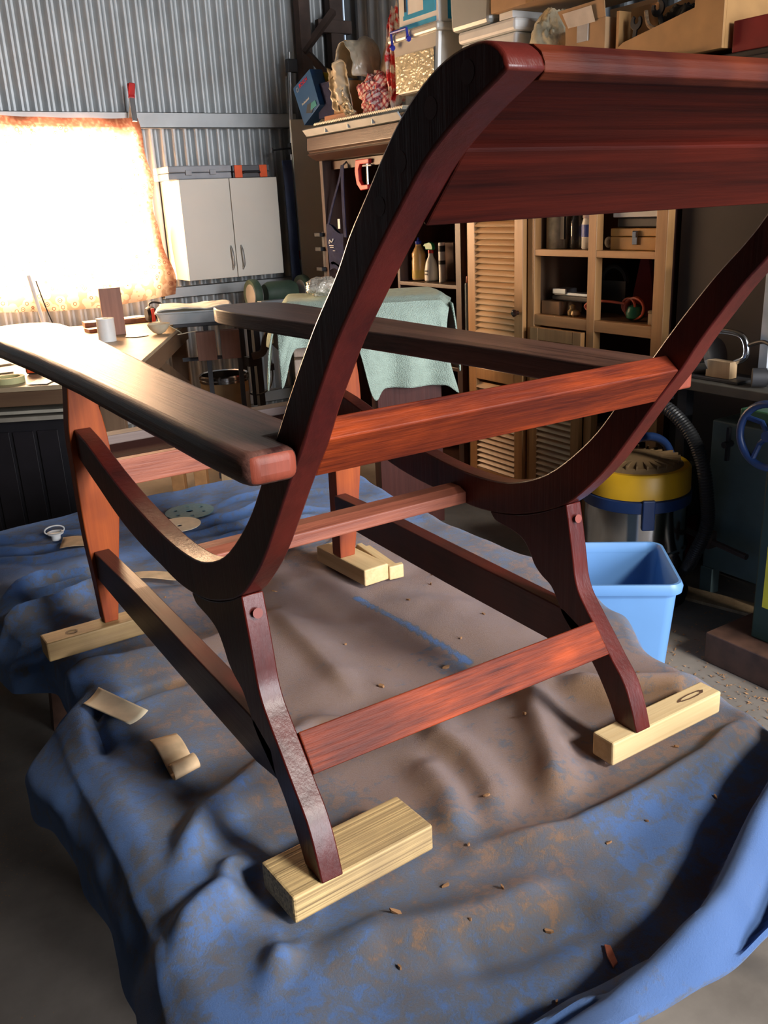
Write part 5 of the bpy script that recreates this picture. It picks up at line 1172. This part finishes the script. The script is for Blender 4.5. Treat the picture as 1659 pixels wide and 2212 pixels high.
MB().lathe([(.042, 0), (.058, 0), (.058, .024), (.042, .024), (.042, 0)], (.63, 3.76, .851), 36).build('tape', plain('pale_yellow_crepe', (.62, .60, .30), .7), mt, smooth=True)
for i, (x, y, rz, L) in enumerate(((.79, 3.70, 20, .13), (.73, 3.66, 55, .10), (.64, 4.05, -10, .12), (.70, 4.28, 15, .10))):
    bflat('paper_sheet', x-L/2, x+L/2, y-.04, y+.04, .851+.002*i, .8525+.002*i, M_white, ['white paper sheet near the bench edge beside the chair leg', 'narrow white paper strip on the near bench edge', 'white paper behind the masking tape', 'white paper scrap further back under the armrest'][i], 'paper', R(rz))
pp = MB().tube([(1.15, 5.42, .851), (1.135, 5.56, 1.15)], .012, 10); tag(pp.build('white_rod', M_white, smooth=True), 'white plastic rod leaning up from the bench below the curtain', 'rod')
tag(MB().tube(spline([(1.17, 5.56, 1.12), (1.19, 5.52, .98), (1.21, 5.48, .87)], 6), .004, 6).build('hanging_cable', M_black, smooth=True), 'thin black cord hanging beside the white rod', 'cord')
# tray on a black stand
ts = thing('tool_stand', (1.85, 4.70, 0), 'black metal folding stand holding the grey tray', 'stand'); ts.rotation_euler.z = R(-22)
MB().box((-.19, -.02, .865), (.17, .30, .885)).build('top_plate', M_steeld, ts, local=True, bevel=.003)
for x, y in ((-.02, .0), (.15, .0), (-.02, .12), (.15, .12)): MB().box((x-.012, y-.012, 0), (x+.012, y+.012, .865)).build('leg', M_steeld, ts, local=True)
MB().box((-.16, -.012, .68), (.14, .0, .70)).build('cross_bar', M_steeld, ts, local=True)
gtr = thing('grey_tray', (1.85, 4.70, .886), 'pale grey plastic tray with folded cloth inside', 'tray'); gtr.rotation_euler.z = R(-22)
shell([(.36, .30, .02, 0), (.40, .33, .025, .055), (.415, .345, .028, .058), (.415, .345, .028, .066), (.39, .32, .022, .066), (.35, .29, .02, .006)], 'tray_body', plain('pale_grey_plastic', (.40, .45, .48), .4), gtr)
gtr.location = (1.83, 4.84, .886)
cl = MB().grid(lambda u, v: Vector((-.19+.39*u, -.15+.30*v, .069+.012*abs(math.sin(u*5+v))+.006*nz(u*6, v*6))), 30, 20).build('folded_cloth', plain('off_white_cloth', (.70, .68, .62), .9), origin=(0, 0, 0), smooth=True, fix=False, solid=.006)
cl.location = (1.83, 4.84, .888); cl.rotation_euler.z = R(-22); tag(cl, 'off white folded cloth lying on the grey tray', 'cloth')
for k, x in enumerate((1.72, 1.84)):
    o = MB().box((-.05, -.03, 0), (.05, .03, .15)).build('timber_offcut', M_ru, origin=(0, 0, 0), bevel=.002); o.location = (x+.06, 4.585-.04*k, .7005); o.rotation_euler.z = R(-22)
    tag(o, ['left red brown block resting on the stand crossbar', 'right red brown block resting on the stand crossbar'][k], 'wood offcut', 'offcuts below the tray')
(MB().tube([(2.02, 4.56, .42), (2.02, 4.56, .88)], .011, 10).box((1.99, 4.53, .64), (2.05, 4.59, .69)).build('pipe_clamp', M_iron, ts))
m = MB().tube(spline([(2.12, 4.42, .88), (2.07, 4.45, .80), (2.05, 4.47, .72), (2.0, 4.5, .70)], 6), .02, 8).box((2.02, 4.40, .845), (2.26, 4.46, .87), rot=R(-8))
m.build('vice_arm', M_rust, ts)
# timber stubs on the floor beyond the table
for k, (x, y) in enumerate(((1.49, 4.44), (1.60, 4.40), (1.735, 4.36))):
    o = MB().box((-.032, -.05, 0), (.032, .05, .26)).build('timber_stub', plain('orange_fir', (.36, .17, .06), .6, 0, .2, 20) if k < 2 else M_tan, origin=(0, 0, 0), bevel=.002)
    o.location = (x, y, 0); o.rotation_euler.z = R(-28)
    tag(o, ['left orange timber stub standing on the floor beyond the blanket', 'middle orange timber stub standing on the floor beyond the blanket', 'pale edged timber stub, rightmost of the three beyond the blanket'][k], 'timber', 'timber stubs on the floor')

# ================================================================ RIGHT HAND BENCH AND MACHINES
M_bdk = plain('dark_bench_board', (.055, .05, .04), .7, 0, .3, 10)
rb = thing('metal_bench', (2.9, 1.6, 0), 'dark workbench with steel legs against the right hand locker', 'workbench')
MB().box((2.62, .9, .765), (2.842, 2.22, .80)).build('benchtop', M_bdk, rb, bevel=.003)
MB().box((2.66, 2.15, 0), (2.70, 2.19, .765)).build('leg', M_steeld, rb); MB().box((2.66, .95, 0), (2.70, .99, .765)).build('leg', M_steeld, rb)
MB().box((2.62, 2.19, .72), (2.64, 2.22, .765)).build('bracket', M_steeld, rb)
sm_ = thing('circular_saw', (2.73, 2.05, .801), 'chrome bodied hand power saw with curved handle on the right bench', 'power tool')
MB().lathe([(0, -.05), (.055, -.05), (.065, -.03), (.065, .04), (0, .05)], (2.73, 2.13, .87), 28, M=Matrix.Rotation(R(78), 3, 'X')).build('motor_body', M_chrome, sm_, smooth=True)
MB().tube(spline([(2.72, 2.16, .93), (2.72, 2.10, .965), (2.72, 2.0, .965), (2.72, 1.965, .94), (2.72, 1.96, .89), (2.72, 2.0, .865)], 8), .011, 10).build('handle', M_chrome, sm_, smooth=True)
MB().box((2.66, 1.94, .802), (2.80, 2.19, .81)).build('sole_plate', M_steeld, sm_)
MB().tube(spline([(2.72, 1.95, .93), (2.70, 1.88, .95), (2.68, 1.82, .93), (2.69, 1.78, .86)], 8), .007, 8).build('power_cord', M_black, sm_, smooth=True)
bflat('timber_offcut', 2.68, 2.72, 1.99, 2.09, .811, .87, M_tan, 'pale timber offcut under the chrome saw handle', 'wood offcut')
m = MB()
for k in range(3): m.tube([(2.70+.01*k, 2.02+(.10-.012*k)*math.cos(t), .812+.012*k+.0*t) for t in [2*math.pi*i/28 for i in range(28)]], .006, 6, closed=True)
tag(m.build('coiled_cable', M_black, smooth=True), 'black cable coiled round the base of the chrome saw', 'cable')
tag(MB().tube([(2.68, 1.86, .835), (2.80, 1.74, .845)], .024, 12).tube([(2.66, 1.885, .835), (2.69, 1.85, .835)], .032, 12).build('hand_drill', M_steeld, smooth=True), 'grey cylindrical tool lying on the right bench', 'tool')
board('pale_upright', (2.75, 1.895, .801), (2.835, 1.93, 1.40), plain('pale_grey_board', (.42, .46, .50), .5), 'pale grey upright board standing in for a bright door gap at the right edge')  # pale board added in place of a bright strip at a door gap
tc_ = thing('machine_cabinet', (3.0, 1.85, 0), 'pale turquoise sheet metal machine cabinet with peeling paint below the bench', 'machine')
M_tq = plain('peeling_turquoise_paint', (.11, .16, .155), .55, .1, .2, 6)
MB().box((2.66, 1.30, .10), (2.84, 2.03, .665)).build('cabinet_body', M_tq, tc_, bevel=.006)
MB().box((2.655, 1.98, 0), (2.70, 2.03, .10)).build('foot', M_tq, tc_); MB().box((2.655, 1.30, 0), (2.70, 1.35, .10)).build('foot', M_tq, tc_)
MB().tube([(2.64, 1.93, .60), (2.60, 1.93, .60)], .012, 8).box((2.615, 1.925, .54), (2.63, 1.935, .66)).build('lever', M_iron, tc_)
gc_ = thing('green_machine', (2.42, 1.40, 0), 'dark green machine frame with a yellow stripe and blue handwheel', 'machine')
MB().box((2.30, 1.10, .105), (2.62, 1.555, .78)).build('column', plain('dark_green_enamel', (.008, .025, .013), .5), gc_, bevel=.006)
MB().box((2.296, 1.30, .22), (2.301, 1.522, .42)).build('yellow_panel', plain('yellow_enamel', (.60, .52, .01), .4), gc_)
MB().box((2.30, 1.05, .79), (2.62, 1.66, .822)).build('green_table', plain('green_enamel', (.012, .06, .022), .45), gc_, bevel=.004)
HX, HY, HZ = 2.23, 1.512, .775
hw = MB().tube([(HX, HY+.092*math.cos(t), HZ+.092*math.sin(t)) for t in [2*math.pi*i/36 for i in range(36)]], .011, 10, closed=True)
for k in range(4): a = R(30+90*k); hw.tube([(HX, HY, HZ), (HX+.012, HY+.045*math.cos(a+.3), HZ+.045*math.sin(a+.3)), (HX, HY+.09*math.cos(a), HZ+.09*math.sin(a))], .008, 8)
hw.tube([(HX-.01, HY, HZ), (HX+.075, HY, HZ)], .016, 12)
hw.build('handwheel', M_blu, gc_, smooth=True)
tag(MB().box((2.22, 1.02, 0), (2.64, 1.66, .104)).build('timber_plinth', M_hard, bevel=.004), 'brown timber plinth beneath the green machine', 'plinth')
o = MB().box((-.20, -.05, 0), (.20, .05, .012)).build('floor_plank', M_tan, origin=(0, 0, 0), bevel=.002); o.location = (2.62, 1.78+.12, 0); o.rotation_euler.z = R(-75); tag(o, 'pale plank lying on the floor by the turquoise cabinet foot', 'plank')
rt_ = thing('tool_chest', (2.8, 2.24, 0), 'red and grey steel tool chest beside the vacuum hose', 'tool chest')
MB().box((2.72, 2.20, 0), (2.84, 2.38, .22)).build('red_base', plain('dark_red_enamel', (.16, .010, .012), .45), rt_, bevel=.004)
MB().box((2.72, 2.20, .222), (2.84, 2.38, .43)).build('grey_top', plain('grey_green_enamel', (.07, .08, .07), .5), rt_, bevel=.004)
MB().box((2.715, 2.21, .40), (2.72, 2.38, .415)).build('trim_strip', M_alu, rt_)
tag(MB().tube([(2.60, 2.19, .26), (2.57, 1.78, .235)], .011, 8).box((2.56, 1.93, .22), (2.60, 1.96, .28)).build('steel_bar', M_rust), 'rusty steel bar spanning behind the vacuum hose', 'bar')
# fine shavings trodden over the concrete
random.seed(9); m = MB()
for k in range(2600):
    x = random.gauss(2.05, .40); y = random.gauss(1.35, .45)
    if random.random() < .2: x, y = random.uniform(1.3, 2.4), random.uniform(2.6, 4.8)
    if x > 2.85 or (x < 1.5 and y < 2.6): continue
    a = random.uniform(0, 6.3); L = random.uniform(.003, .008); c_, s_ = math.cos(a)*L, math.sin(a)*L
    z = .001+random.random()*.003
    m.add([(x-c_, y-s_, z), (x+s_*.5, y-c_*.5, z+.001), (x+c_, y+s_, z+.003), (x-s_*.5, y+c_*.5, z)], [(0, 1, 2, 3)])
tag(m.build('wood_shavings', M_chip, fix=False), 'fine wood shavings scattered over the concrete floor', 'wood shavings', kind='stuff')
